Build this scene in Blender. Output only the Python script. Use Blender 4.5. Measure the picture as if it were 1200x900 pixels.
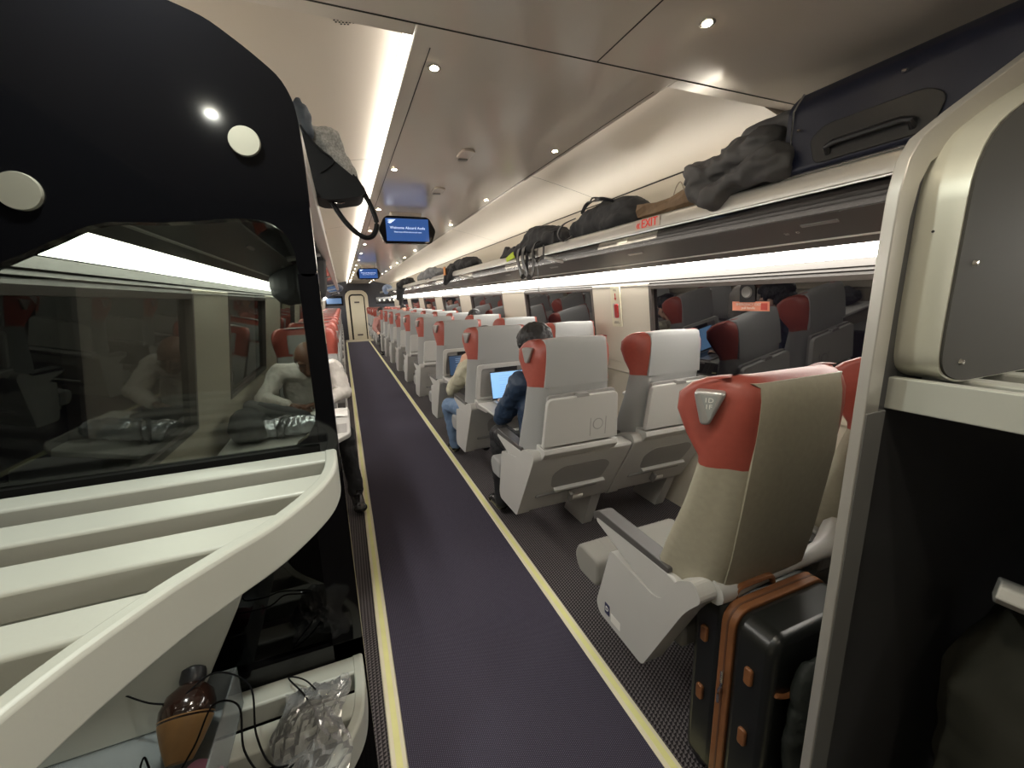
import bpy, bmesh, math, random
from mathutils import Vector, Matrix, Euler, noise
random.seed(7)
S = bpy.context.scene
COL = S.collection
PI = math.pi
for o in list(bpy.data.objects): bpy.data.objects.remove(o)

# ------------------------------------------------------------------ camera, world, exposure
EYE = 1.45
cam_d = bpy.data.cameras.new('camera'); cam = bpy.data.objects.new('camera', cam_d); COL.objects.link(cam)
cam_d.sensor_width = 36.0; cam_d.sensor_fit = 'HORIZONTAL'; cam_d.lens = 14.4; cam_d.clip_start = 0.01
cx = Vector((0.92575673, -0.37711455, -0.02755175))
cu = Vector((0.10295021, 0.18127232, 0.97802945))
cb = Vector((-0.36383476, -0.9082538, 0.20663809))
M = Matrix((cx, cu, cb)).transposed().to_4x4(); M.translation = Vector((0, 0, EYE))
cam.matrix_world = M
S.camera = cam
w = bpy.data.worlds.new('world'); S.world = w; w.use_nodes = True
w.node_tree.nodes['Background'].inputs[0].default_value = (0.010, 0.011, 0.013, 1)
w.node_tree.nodes['Background'].inputs[1].default_value = 0.3
S.view_settings.view_transform = 'Standard'; S.view_settings.look = 'None'
S.view_settings.exposure = 0.0; S.view_settings.gamma = 1.0; S.view_settings.use_curve_mapping = False
STRIP_E = 27.0       # strips below the racks
COVE_E = 4.0        # coves either side of the central ceiling panel
SPOT_E = 110.0       # little ceiling downlights

# ------------------------------------------------------------------ materials
MATS = {}
def mat(name, col, rough=0.5, metal=0.0, spec=0.5, emit=None, es=0.0, bump=None, coat=0.0, ior=None, var=None):
    if name in MATS: return MATS[name]
    m = bpy.data.materials.new(name); m.use_nodes = True
    nt = m.node_tree; b = nt.nodes['Principled BSDF']
    b.inputs['Base Color'].default_value = (*col, 1)
    b.inputs['Roughness'].default_value = rough; b.inputs['Metallic'].default_value = metal
    b.inputs['Specular IOR Level'].default_value = spec
    if ior: b.inputs['IOR'].default_value = ior
    if coat: b.inputs['Coat Weight'].default_value = coat; b.inputs['Coat Roughness'].default_value = 0.1
    if emit: b.inputs['Emission Color'].default_value = (*emit, 1); b.inputs['Emission Strength'].default_value = es
    tc = nt.nodes.new('ShaderNodeTexCoord')
    if bump or var:
        n = nt.nodes.new('ShaderNodeTexNoise'); nt.links.new(tc.outputs['Object'], n.inputs['Vector'])
        n.inputs['Scale'].default_value = (bump or var)[0]; n.inputs['Detail'].default_value = 4
    if bump:
        bp = nt.nodes.new('ShaderNodeBump'); bp.inputs['Strength'].default_value = bump[1]; bp.inputs['Distance'].default_value = 0.003
        nt.links.new(n.outputs['Fac'], bp.inputs['Height']); nt.links.new(bp.outputs['Normal'], b.inputs['Normal'])
    if var:
        r = nt.nodes.new('ShaderNodeMix'); r.data_type = 'RGBA'
        a = var[1]
        r.inputs['A'].default_value = (*[c * (1 - a) for c in col], 1); r.inputs['B'].default_value = (*[min(1, c * (1 + a)) for c in col], 1)
        nt.links.new(n.outputs['Fac'], r.inputs['Factor']); nt.links.new(r.outputs['Result'], b.inputs['Base Color'])
    MATS[name] = m; return m

def glass(name, tint, rough=0.0, refl=1.5):
    m = bpy.data.materials.new(name); m.use_nodes = True; nt = m.node_tree
    for n in list(nt.nodes):
        if n.type != 'OUTPUT_MATERIAL': nt.nodes.remove(n)
    out = [n for n in nt.nodes if n.type == 'OUTPUT_MATERIAL'][0]
    t = nt.nodes.new('ShaderNodeBsdfTransparent'); t.inputs[0].default_value = (*tint, 1)
    g = nt.nodes.new('ShaderNodeBsdfGlossy'); g.inputs['Roughness'].default_value = rough
    f = nt.nodes.new('ShaderNodeFresnel'); f.inputs['IOR'].default_value = refl
    mx = nt.nodes.new('ShaderNodeMixShader')
    nt.links.new(f.outputs[0], mx.inputs[0]); nt.links.new(t.outputs[0], mx.inputs[1]); nt.links.new(g.outputs[0], mx.inputs[2])
    nt.links.new(mx.outputs[0], out.inputs[0]); MATS[name] = m; return m

def milky(name, tint, white, rough, k):
    m = glass(name, tint, rough); nt = m.node_tree
    out = [n for n in nt.nodes if n.type == 'OUTPUT_MATERIAL'][0]; mixn = out.inputs[0].links[0].from_node
    d = nt.nodes.new('ShaderNodeBsdfDiffuse'); d.inputs[0].default_value = (*white, 1)
    m2 = nt.nodes.new('ShaderNodeMixShader'); m2.inputs[0].default_value = k
    nt.links.new(mixn.outputs[0], m2.inputs[1]); nt.links.new(d.outputs[0], m2.inputs[2]); nt.links.new(m2.outputs[0], out.inputs[0]); return m

def emis(name, col, s):
    return mat(name, (0.8, 0.8, 0.8), 0.5, emit=col, es=s)

CEIL = mat('ceiling_gloss', (0.74, 0.68, 0.62), 0.17, coat=0.3)
SIDEP = mat('side_panel', (0.60, 0.535, 0.46), 0.28)
WALL = mat('wall_cream', (0.66, 0.60, 0.50), 0.5)
TRIM = mat('taupe_trim', (0.095, 0.08, 0.072), 0.4)
HEAD = mat('header_trim', (0.034, 0.030, 0.027), 0.55, spec=0.2)
FASC = mat('dark_fascia', (0.11, 0.10, 0.095), 0.35)
ALU = mat('aluminium_satin', (0.55, 0.53, 0.49), 0.34, metal=0.55)
CHARC = mat('charcoal_wall', (0.075, 0.075, 0.078), 0.4)
SHELL = mat('seat_shell_plastic', (0.46, 0.45, 0.43), 0.42, var=(9, 0.04))
SHELLD = mat('seat_shell_recess', (0.27, 0.26, 0.25), 0.5)
FAB = mat('seat_fabric_grey', (0.30, 0.30, 0.295), 0.75, bump=(300, 0.15))
LEATH = mat('leather_warm_lit', (0.36, 0.33, 0.25), 0.52, bump=(60, 0.10), var=(5, 0.12))  # tan of the near seats: warm light put into the base colour
RED = mat('leather_red', (0.30, 0.062, 0.044), 0.42, bump=(60, 0.12), var=(7, 0.12))
PADD = mat('armrest_pad', (0.075, 0.07, 0.068), 0.45)
SILV = mat('silver_plastic', (0.42, 0.41, 0.40), 0.28, metal=0.5)
BLACK = mat('black_gloss', (0.004, 0.004, 0.005), 0.08, spec=0.5)
BLKPL = mat('black_plastic', (0.012, 0.012, 0.014), 0.35)
PAINT = mat('rack_paint', (0.47, 0.48, 0.43), 0.36, bump=(120, 0.05))
WHITE = mat('white_paint', (0.75, 0.73, 0.68), 0.4)
CHROME = mat('chrome', (0.75, 0.74, 0.70), 0.18, metal=1.0)
GROOVE = mat('panel_joint', (0.03, 0.028, 0.025), 0.7)
STRIPM = emis('light_strip_white', (1.0, 0.955, 0.87), STRIP_E)
COVEM = emis('cove_light_white', (1.0, 0.94, 0.84), COVE_E)
SPOTM = emis('downlight_led', (1.0, 0.80, 0.52), SPOT_E)
GL_PART = glass('partition_glass', (0.43, 0.46, 0.43))
GL_DARK = glass('smoked_glass', (0.05, 0.05, 0.05))
GL_RACK = glass('rack_glass', (0.30, 0.28, 0.27), 0.05)
GL_BOX = milky('clear_plastic', (0.93, 0.95, 0.95), (0.8, 0.85, 0.86), 0.08, 0.16)
GL_BAG = milky('crinkled_clear_film', (0.95, 0.95, 0.95), (0.8, 0.8, 0.8), 0.15, 0.10)
WINM = mat('night_window', (0.006, 0.005, 0.009), 0.02, spec=0.8, ior=1.8)

def carpet(name, a, b, sx, sy, tri):
    m = bpy.data.materials.new(name); m.use_nodes = True; nt = m.node_tree; bs = nt.nodes['Principled BSDF']
    bs.inputs['Roughness'].default_value = 0.85; bs.inputs['Specular IOR Level'].default_value = 0.25
    tc = nt.nodes.new('ShaderNodeTexCoord'); sp = nt.nodes.new('ShaderNodeSeparateXYZ'); nt.links.new(tc.outputs['Object'], sp.inputs[0])
    def mth(op, x, y=None):
        n = nt.nodes.new('ShaderNodeMath'); n.operation = op
        for i, v in enumerate((x, y)):
            if v is None: continue
            if isinstance(v, (int, float)): n.inputs[i].default_value = v
            else: nt.links.new(v, n.inputs[i])
        return n.outputs[0]
    ix = mth('DIVIDE', sp.outputs[0], sx); fx = mth('FRACT', ix)
    row = mth('MULTIPLY', mth('FLOOR', ix), 0.5)
    fy = mth('FRACT', mth('ADD', mth('DIVIDE', sp.outputs[1], sy), row))
    if tri:
        h = mth('SUBTRACT', fx, fy); fac = mth('MINIMUM', mth('MAXIMUM', mth('MULTIPLY', h, 6.0), 0.0), 1.0)
    else:
        d = mth('ADD', mth('ABSOLUTE', mth('SUBTRACT', fx, 0.5)), mth('ABSOLUTE', mth('SUBTRACT', fy, 0.5)))
        fac = mth('LESS_THAN', d, 0.36)
    mx = nt.nodes.new('ShaderNodeMix'); mx.data_type = 'RGBA'
    mx.inputs['A'].default_value = (*a, 1); mx.inputs['B'].default_value = (*b, 1)
    nt.links.new(fac, mx.inputs['Factor']); nt.links.new(mx.outputs['Result'], bs.inputs['Base Color'])
    bp = nt.nodes.new('ShaderNodeBump'); bp.inputs['Strength'].default_value = 0.5; bp.inputs['Distance'].default_value = 0.002
    nt.links.new(fac, bp.inputs['Height']); nt.links.new(bp.outputs['Normal'], bs.inputs['Normal'])
    MATS[name] = m; return m
CARP_S = carpet('side_carpet', (0.018, 0.015, 0.017), (0.14, 0.125, 0.13), 0.014, 0.014, True)
CARP_A = carpet('aisle_carpet_weave', (0.036, 0.032, 0.050), (0.115, 0.105, 0.150), 0.006, 0.006, False)

# ------------------------------------------------------------------ mesh helpers
def tag(o, label=None, cat=None, group=None, kind=None):
    if label: o['label'] = label
    if cat: o['category'] = cat
    if group: o['group'] = group
    if kind: o['kind'] = kind
    return o
def thing(name, label, cat, loc=(0, 0, 0), rz=0, group=None):
    o = bpy.data.objects.new(name, None); COL.objects.link(o); o.empty_display_size = 0.1
    o.location = loc; o.rotation_euler = (0, 0, rz)
    return tag(o, label, cat, group)
def link(name, me, m, parent=None, smooth=True, bevel=0, seg=2, sub=0, angle=35):
    me.materials.clear()
    for x in (m if isinstance(m, (list, tuple)) else [m]): me.materials.append(x)
    for p in me.polygons: p.use_smooth = smooth
    if smooth:
        try: me.set_sharp_from_angle(angle=math.radians(angle))
        except Exception: pass
    o = bpy.data.objects.new(name, me); COL.objects.link(o)
    if parent: o.parent = parent
    if bevel:
        b = o.modifiers.new('bevel', 'BEVEL'); b.width = bevel; b.segments = seg; b.limit_method = 'ANGLE'; b.angle_limit = math.radians(40)
        wn = o.modifiers.new('weighted_normals', 'WEIGHTED_NORMAL'); wn.keep_sharp = True
    if sub:
        s = o.modifiers.new('subdivision', 'SUBSURF'); s.levels = sub; s.render_levels = sub
    return o

class MB:
    def __init__(s, tri=False): s.v = []; s.f = []; s.tri = tri
    def add(s, vs, fs):
        k = len(s.v); s.v += [tuple(v) for v in vs]; s.f += [tuple(i + k for i in f) for f in fs]; return s
    def box(s, c, d, rot=None):
        hx, hy, hz = d[0] / 2, d[1] / 2, d[2] / 2
        vs = [Vector((x, y, z)) for x in (-hx, hx) for y in (-hy, hy) for z in (-hz, hz)]
        if rot: R = Euler(rot).to_matrix(); vs = [R @ v for v in vs]
        vs = [v + Vector(c) for v in vs]
        return s.add(vs, [(0, 1, 3, 2), (4, 6, 7, 5), (0, 4, 5, 1), (2, 3, 7, 6), (0, 2, 6, 4), (1, 5, 7, 3)])
    def bb(s, x0, x1, y0, y1, z0, z1): return s.box(((x0 + x1) / 2, (y0 + y1) / 2, (z0 + z1) / 2), (x1 - x0, y1 - y0, z1 - z0))
    def prism(s, pts, axis, a, b):
        """pts: 2D polygon in the two other axes, extruded along axis from a to b"""
        def P(p, t):
            if axis == 'x': return (t, p[0], p[1])
            if axis == 'y': return (p[0], t, p[1])
            return (p[0], p[1], t)
        n = len(pts); vs = [P(p, a) for p in pts] + [P(p, b) for p in pts]
        fs = [tuple(range(n)), tuple(range(2 * n - 1, n - 1, -1))] + [(i, i + n, (i + 1) % n + n, (i + 1) % n) for i in range(n)]
        return s.add(vs, fs)
    def tube(s, pts, r, n=8, closed=False, flat=1.0):
        pts = [Vector(p) for p in pts]; m = len(pts); rings = []
        up = Vector((0, 0, 1)); 
        for i, p in enumerate(pts):
            if closed: t = pts[(i + 1) % m] - pts[i - 1]
            else: t = pts[min(i + 1, m - 1)] - pts[max(i - 1, 0)]
            t.normalize(); a = t.cross(up)
            if a.length < 1e-3: a = t.cross(Vector((1, 0, 0)))
            a.normalize(); b = t.cross(a).normalized()
            rr = r[i] if isinstance(r, (list, tuple)) else r
            rings.append([p + a * math.cos(2 * PI * k / n) * rr + b * math.sin(2 * PI * k / n) * rr * flat for k in range(n)])
        vs = [v for R in rings for v in R]; fs = []
        for i in range(m if closed else m - 1):
            j = (i + 1) % m
            for k in range(n): fs.append((i * n + k, i * n + (k + 1) % n, j * n + (k + 1) % n, j * n + k))
        if not closed: fs += [tuple(range(n - 1, -1, -1)), tuple(range((m - 1) * n, m * n))]
        return s.add(vs, fs)
    def lathe(s, prof, c=(0, 0, 0), n=24, axis='z'):
        vs = []; 
        for (r, h) in prof:
            for k in range(n):
                a = 2 * PI * k / n; x, y = r * math.cos(a), r * math.sin(a)
                v = {'z': (x, y, h), 'y': (x, h, y), 'x': (h, x, y)}[axis]
                vs.append((v[0] + c[0], v[1] + c[1], v[2] + c[2]))
        m = len(prof); fs = [(i * n + k, i * n + (k + 1) % n, (i + 1) * n + (k + 1) % n, (i + 1) * n + k) for i in range(m - 1) for k in range(n)]
        fs += [tuple(range(n - 1, -1, -1)), tuple(range((m - 1) * n, m * n))]
        return s.add(vs, fs)
    def loft(s, rings, cap=True):
        n = len(rings[0]); m = len(rings); vs = [v for R in rings for v in R]
        fs = [(i * n + k, i * n + (k + 1) % n, (i + 1) * n + (k + 1) % n, (i + 1) * n + k) for i in range(m - 1) for k in range(n)]
        if cap: fs += [tuple(range(n - 1, -1, -1)), tuple(range((m - 1) * n, m * n))]
        return s.add(vs, fs)
    def mesh(s, name='m'):
        me = bpy.data.meshes.new(name); me.from_pydata(s.v, [], s.f)
        bm = bmesh.new(); bm.from_mesh(me); bmesh.ops.recalc_face_normals(bm, faces=bm.faces)
        if s.tri: bmesh.ops.triangulate(bm, faces=[f for f in bm.faces if len(f.verts) > 4], ngon_method='EAR_CLIP')
        bm.to_mesh(me); bm.free(); return me
    def build(s, name, m, parent=None, **k): return link(name, s.mesh(name), m, parent, **k)

def rrect(w, h, r, n=5, c=(0, 0)):
    pts = []
    for (sx, sy, a0) in ((1, 1, 0), (-1, 1, 90), (-1, -1, 180), (1, -1, 270)):
        for k in range(n + 1):
            a = math.radians(a0 + 90 * k / n)
            pts.append((c[0] + sx * (w / 2 - r) + r * math.cos(a), c[1] + sy * (h / 2 - r) + r * math.sin(a)))
    return pts
def roundpoly(pts, r, n=4):
    out = []; m = len(pts)
    rs = r if isinstance(r, (list, tuple)) else [r] * m
    for i in range(m):
        p = Vector(pts[i]); a = Vector(pts[i - 1]) - p; b = Vector(pts[(i + 1) % m]) - p
        rr = min(rs[i], a.length * 0.45, b.length * 0.45)
        if rr < 1e-4: out.append(tuple(p)); continue
        p0 = p + a.normalized() * rr; p1 = p + b.normalized() * rr
        for k in range(n + 1):
            t = k / n; q = p0 * (1 - t) ** 2 + p * 2 * t * (1 - t) + p1 * t * t; out.append(tuple(q))
    return out
def spline(pts, n=6):
    pts = [Vector(p) for p in pts]; out = []
    for i in range(len(pts) - 1):
        p0 = pts[max(i - 1, 0)]; p1 = pts[i]; p2 = pts[i + 1]; p3 = pts[min(i + 2, len(pts) - 1)]
        for k in range(n):
            t = k / n
            out.append(0.5 * ((2 * p1) + (p2 - p0) * t + (2 * p0 - 5 * p1 + 4 * p2 - p3) * t * t + (3 * p1 - p0 - 3 * p2 + p3) * t ** 3))
    out.append(pts[-1]); return out

def blob(name, prims, voxel, m, parent=None, sm=2, nz=None, nz2=None, flatten=None):
    """union of closed primitives fused into one continuous surface"""
    bm = bmesh.new()
    for p in prims:
        if p[0] == 'cap':
            a, b, r0, r1 = Vector(p[1]), Vector(p[2]), p[3], p[4]
            for (q, r) in ((a, r0), (b, r1)):
                bmesh.ops.create_icosphere(bm, subdivisions=2, radius=r, matrix=Matrix.Translation(q))
            d = b - a
            if d.length > 1e-4:
                R = d.to_track_quat('Z', 'Y').to_matrix().to_4x4()
                bmesh.ops.create_cone(bm, cap_ends=True, segments=16, radius1=r0, radius2=r1, depth=d.length, matrix=Matrix.Translation((a + b) / 2) @ R)
        elif p[0] == 'ell':
            R = Euler(p[3]).to_matrix().to_4x4() if len(p) > 3 else Matrix()
            bmesh.ops.create_icosphere(bm, subdivisions=3, radius=1, matrix=Matrix.Translation(p[1]) @ R @ Matrix.Diagonal((*p[2], 1)))
        elif p[0] == 'box':
            R = Euler(p[3]).to_matrix().to_4x4() if len(p) > 3 else Matrix()
            bmesh.ops.create_cube(bm, size=1, matrix=Matrix.Translation(p[1]) @ R @ Matrix.Diagonal((*p[2], 1)))
    me = bpy.data.meshes.new(name + '_src'); bm.to_mesh(me); bm.free()
    t = bpy.data.objects.new(name + '_src', me); COL.objects.link(t)
    r = t.modifiers.new('r', 'REMESH'); r.mode = 'VOXEL'; r.voxel_size = voxel
    if sm: q = t.modifiers.new('s', 'SMOOTH'); q.factor = 0.5; q.iterations = sm
    bpy.context.view_layer.update()
    ev = t.evaluated_get(bpy.context.evaluated_depsgraph_get())
    out = bpy.data.meshes.new_from_object(ev)
    bpy.data.objects.remove(t); bpy.data.meshes.remove(me)
    for spec in (nz, nz2):
        if spec:
            sc, amp = spec[0], spec[1]; st = spec[2] if len(spec) > 2 else (1, 1, 1)
            nrm = [v.normal.copy() for v in out.vertices]
            for v, n_ in zip(out.vertices, nrm):
                q = Vector((v.co.x * sc * st[0], v.co.y * sc * st[1], v.co.z * sc * st[2]))
                d = noise.noise(q) + 0.5 * noise.noise(q * 2.1 + Vector((3, 1, 7)))
                if len(spec) > 3: d = 1.0 - 2.2 * abs(noise.noise(q)) - 0.5 * abs(noise.noise(q * 1.9 + Vector((5, 2, 1))))
                v.co += n_ * d * amp
    if flatten is not None:
        for v in out.vertices:
            if v.co.z < flatten: v.co.z = flatten
    o = link(name, out, m, parent, angle=180)
    return o

def text(name, s, size, m, parent, loc, rot, depth=0.0006, align='CENTER'):
    c = bpy.data.curves.new(name, 'FONT'); c.body = s; c.size = size; c.align_x = align; c.align_y = 'CENTER'; c.extrude = depth; c.resolution_u = 3
    t = bpy.data.objects.new(name, c); COL.objects.link(t); bpy.context.view_layer.update()
    me = bpy.data.meshes.new_from_object(t.evaluated_get(bpy.context.evaluated_depsgraph_get())); bpy.data.objects.remove(t)
    o = link(name, me, m, parent, smooth=False); o.location = loc; o.rotation_euler = rot; return o
def struct(mb, name, m, **k):
    o = mb.build(name, m, None, **k); o['kind'] = 'structure'; return o
def copy_tree(o, parent=None):
    c = o.copy(); COL.objects.link(c)
    if parent: c.parent = parent
    for ch in CH.get(o.name, [x for x in o.children]): copy_tree(ch, c)
    return c
CH = {}

# ================================================================== the car
C = 0.67                      # centre line of the ceiling
YN, YF = -1.6, 17.1           # car section from behind the camera to the end wall
def mx(x): return 2 * C - x   # mirror to the left side
# floor
struct(MB().bb(-0.85, 2.2, YN, YF, -0.05, 0.0), 'floor', CARP_S, smooth=False)
o = MB().bb(0.045, 0.780, YN, YF - 0.9, 0.0005, 0.006).build('aisle_runner', CARP_A, smooth=False)
tag(o, 'dark purple woven runner carpet down the middle of the aisle', 'carpet')
GLOW = mat('glow_strip_yellow', (0.82, 0.80, 0.36), 0.45, var=(14, 0.08)); GLE = mat('strip_edge', (0.80, 0.75, 0.56), 0.42)
for x0, side in ((-0.008, 'left'), (0.779, 'right')):
    t = thing('floor_path_strip', 'yellow glow-in-the-dark path strip along the %s edge of the aisle runner' % side, 'floor strip', (x0, 0, 0), group='glow path strips on the floor')
    MB().prism(roundpoly([(0, 0), (0.004, 0.009), (0.050, 0.009), (0.054, 0)], 0.002), 'y', YN, YF - 0.9).build('edge_profile', GLE, t)
    MB().bb(0.017, 0.037, YN, YF - 0.9, 0.008, 0.0098).build('glow_band', GLOW, t, smooth=False)
# walls: section below and above the windows, posts between windows
def wall(side):
    f = (lambda x: x) if side == 'right' else mx
    YT = YN if side == 'right' else 0.935
    mb = MB()
    wins = [(0.80, 2.26), (2.94, 4.32), (5.02, 6.46), (7.12, 8.5), (9.2, 10.6), (11.3, 12.7), (13.4, 14.8)] if side == 'right' else \
           [(0.55, 2.10), (2.68, 3.86), (4.72, 6.1), (6.8, 8.2), (8.9, 10.3), (11.0, 12.4), (13.1, 14.5)]
    lower = [(f(2.02), 0), (f(2.03), 0.84), (f(1.985), 0.86), (f(1.985), 0.93), (f(2.14), 0.93), (f(2.14), 0)]
    mb.prism(lower, 'y', YN, YF)
    ys = [YN] + [y for w_ in wins for y in w_] + [YF]
    for a, b in zip(ys[0::2], ys[1::2]):
        mb.prism([(f(1.975), 0.93), (f(1.905), 1.52), (f(2.10), 1.52), (f(2.14), 0.93)], 'y', a, b)
    struct(mb, 'wall_' + side, WALL, bevel=0.004)
    for i, (a, b) in enumerate(wins):
        fr = MB()
        for (y0, y1) in ((a, a + 0.022), (b - 0.022, b)):
            fr.prism([(f(1.972), 0.93), (f(1.904), 1.5), (f(1.96), 1.5), (f(2.03), 0.93)], 'y', y0, y1)
        fr.prism([(f(1.972), 0.93), (f(1.970), 0.955), (f(2.03), 0.955), (f(2.03), 0.93)], 'y', a, b)
        fr.prism([(f(1.908), 1.48), (f(1.904), 1.5), (f(1.96), 1.5), (f(1.965), 1.48)], 'y', a, b)
        wi = struct(fr, 'window_%d' % (i + 1 + (0 if side == 'right' else 20)), TRIM)
        g = MB().prism([(f(1.995), 0.93), (f(1.93), 1.5), (f(1.936), 1.5), (f(2.0), 0.93)], 'y', a + 0.02, b - 0.02).build('pane', WINM, wi, smooth=False)
    # trim rails and fascia above the windows
    t = MB()
    hd_ = MB().prism([(f(1.904), 1.50), (f(1.912), 1.514), (f(1.908), 1.518), (f(1.918), 1.530), (f(1.914), 1.534), (f(1.936), 1.565), (f(2.1), 1.565), (f(2.1), 1.50)], 'y', YT, YF)
    struct(hd_, 'trim_10' if side == 'right' else 'trim_11', HEAD, bevel=0.001)
    t.prism([(f(1.84), 1.614), (f(1.789), 1.640), (f(1.789), 1.66), (f(1.9), 1.66)], 'y', YT, YF)
    struct(t, 'trim_1' if side == 'right' else 'trim_2', TRIM, bevel=0.002)
    struct(MB().prism([(f(1.791), 1.636), (f(1.784), 1.639), (f(1.785), 1.644), (f(1.793), 1.643)], 'y', YT, YF), 'trim_3' if side == 'right' else 'trim_4', WHITE)
    # upper wall and side ceiling panel
    u = MB()
    u.prism([(f(1.90), 1.66), (f(1.87), 1.80), (f(1.75), 2.078), (f(2.0), 2.078), (f(2.1), 1.66)], 'y', YT, YF)
    struct(u, 'wall_upper_' + side, mat('upper_wall_cream', (0.74, 0.67, 0.55), 0.4))
    sp = []
    for k in range(9):
        a = k / 8; x = 1.08 + (1.752 - 1.08) * a; z = 2.222 - 0.142 * a ** 1.6 - 0.012 * math.sin(a * PI)
        sp.append((f(x), z))
    u = MB(); u.prism(sp + [(f(1.76), 2.26), (f(1.08), 2.26)], 'y', 1.24, YF)
    struct(u, 'ceiling_' + side, SIDEP)
    j = MB()
    for y in [2.57 + 2.1 * k for k in range(7)]:
        for k in range(8):
            (x0, z0), (x1, z1) = sp[k], sp[k + 1]
            j.add([(x0, y, z0 - 0.0008), (x0, y + 0.004, z0 - 0.0008), (x1, y + 0.004, z1 - 0.0008), (x1, y, z1 - 0.0008)], [(0, 1, 2, 3)])
    j.prism([(f(1.749), 2.074), (f(1.753), 2.074), (f(1.753), 2.082), (f(1.747), 2.080)], 'y', YT, YF)
    struct(j, 'trim_5' if side == 'right' else 'trim_6', GROOVE, smooth=False)
wall('right'); wall('left')
# central ceiling and the ceiling over the luggage racks
struct(MB().bb(mx(1.092), 1.092, 1.19, YF, 2.13, 2.225), 'ceiling', CEIL, bevel=0.003)
struct(MB().bb(-0.9, 2.3, YN, 1.186, 2.13, 2.26).bb(-0.9, mx(1.095), 1.186, 1.24, 2.13, 2.26).bb(1.092, 2.3, 1.186, 1.24, 2.13, 2.26), 'ceiling_front', CEIL, smooth=False)
g = MB().bb(-0.9, 2.3, 1.186, 1.190, 2.1285, 2.14).bb(0.776, 0.780, YN, 1.186, 2.1292, 2.14)
g.bb(0.296, 0.299, 1.28, YF, 2.1292, 2.14).bb(1.068, 1.071, 1.28, YF, 2.1292, 2.14)
struct(g, 'trim_7', GROOVE, smooth=False)
# cove lights (visible lip on each side of the central panel)
for side in ('left', 'right'):
    f = (lambda x: x) if side == 'right' else mx
    t = thing('cove_light', 'long white cove light along the %s edge of the central ceiling panel' % side, 'ceiling light', (0, 0, 0), group='cove lights')
    MB().bb(min(f(1.0925), f(1.0955)), max(f(1.0925), f(1.0955)), 1.25, YF - 0.05, 2.134, 2.215).build('diffuser', COVEM, t, smooth=False)
    t = thing('light_strip', 'bright continuous light strip under the %s luggage rack above the windows' % side, 'light strip', (0, 0, 0), group='light strips under the racks')
    if side == 'right':
        MB().prism([(f(1.93), 1.567), (f(1.842), 1.612), (f(1.85), 1.618), (f(1.94), 1.572)], 'y', YN, YF - 0.05).build('diffuser', STRIPM, t, smooth=False)
    else:
        for a, b in ((0.94, 1.67), (1.69, 3.2), (3.22, 4.7), (4.72, YF - 0.05)):
            MB().prism([(f(1.93), 1.567), (f(1.842), 1.612), (f(1.85), 1.618), (f(1.94), 1.572)], 'y', a, b).build('diffuser', STRIPM, t, smooth=False)
# overhead racks
def rack(side):
    f = (lambda x: x) if side == 'right' else mx
    y0 = 0.46 if side == 'right' else 0.95
    t = thing('luggage_rack', 'long overhead luggage rack with round-edged rail on the %s side' % side, 'luggage rack', (0, 0, 0))
    prof = [(1.382, 1.745), (1.378, 1.77), (1.385, 1.798), (1.402, 1.808), (1.425, 1.800), (1.44, 1.785), (1.445, 1.750)]
    MB().prism([(f(a), b) for a, b in prof], 'y', y0, YF - 0.3).build('rail', ALU, t, bevel=0.003)
    MB().prism([(f(1.43), 1.752), (f(1.62), 1.722), (f(1.62), 1.714), (f(1.43), 1.744)], 'y', y0, YF - 0.3).build('shelf_glass', GL_RACK, t, smooth=False)
    MB().prism([(f(1.62), 1.722), (f(1.90), 1.735), (f(1.90), 1.725), (f(1.62), 1.712)], 'y', y0, YF - 0.3).build('shelf_back', FASC, t)
    MB().prism([(f(1.62), 1.716), (f(1.784), 1.643), (f(1.80), 1.65), (f(1.66), 1.716)], 'y', y0, YF - 0.3).build('fascia', FASC, t)
    for k in range(15):
        y = 1.0 + k * 1.05
        if y > 2.2: MB().prism([(f(1.619), 1.7158), (f(1.783), 1.6425), (f(1.785), 1.645), (f(1.622), 1.7175)], 'y', y + .6, y + .606).build('panel_gap', GROOVE, t, smooth=False)
        q = MB().prism([(f(1.672), 1.694), (f(1.686), 1.688), (f(1.684), 1.683), (f(1.670), 1.689)], 'y', y, y + 0.13)
        if y > (0 if side == 'right' else 1.2): q.build('reading_light', SILV, t)
    MB().prism([(f(1.885), 1.742), (f(1.850), 1.742), (f(1.846), 1.748), (f(1.879), 1.752)], 'y', y0 + 0.1, YF - 0.3).build('uplight_strip', emis('rack_uplight', (1.0, 0.93, 0.80), 15.0), t, smooth=False)
    for k in range(6):
        y = 2.9 + 2.4 * k
        br = MB().prism([(f(1.435), 1.755), (f(1.435), 1.735), (f(1.62), 1.700), (f(1.62), 1.716)], 'y', y, y + 0.03)
        br.build('bracket', ALU, t)
    return t
RR = rack('right'); RL = rack('left')
# seat number marks on the near fascia
for s_, y in (('20', 1.21), ('D', 1.165)):
    text('seat_mark', s_, 0.020, mat('mark_grey', (0.42, 0.4, 0.37), 0.5), RR, (1.715, y, 1.6715), (math.radians(156), 0, math.radians(-90)))
# EXIT sign on the rail
ex = thing('exit_sign', 'small red EXIT lettering stuck on the right rack rail', 'sign', (1.379, 1.66, 1.776))
EXR = mat('exit_red', (0.55, 0.03, 0.02), 0.4, emit=(0.8, 0.03, 0.02), es=0.35)
MB().bb(-0.002, 0.002, -0.085, 0.085, -0.022, 0.022).build('backing', mat('exit_backing', (0.62, 0.50, 0.45), 0.4), ex, smooth=False)
text('lettering', 'EXIT', 0.054, EXR, ex, (-0.0035, -0.016, 0), (PI / 2, 0, -PI / 2), depth=0.001)
text('arrow_lettering', '«', 0.054, EXR, ex, (-0.0035, 0.062, 0), (PI / 2, 0, -PI / 2), depth=0.001)
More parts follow.
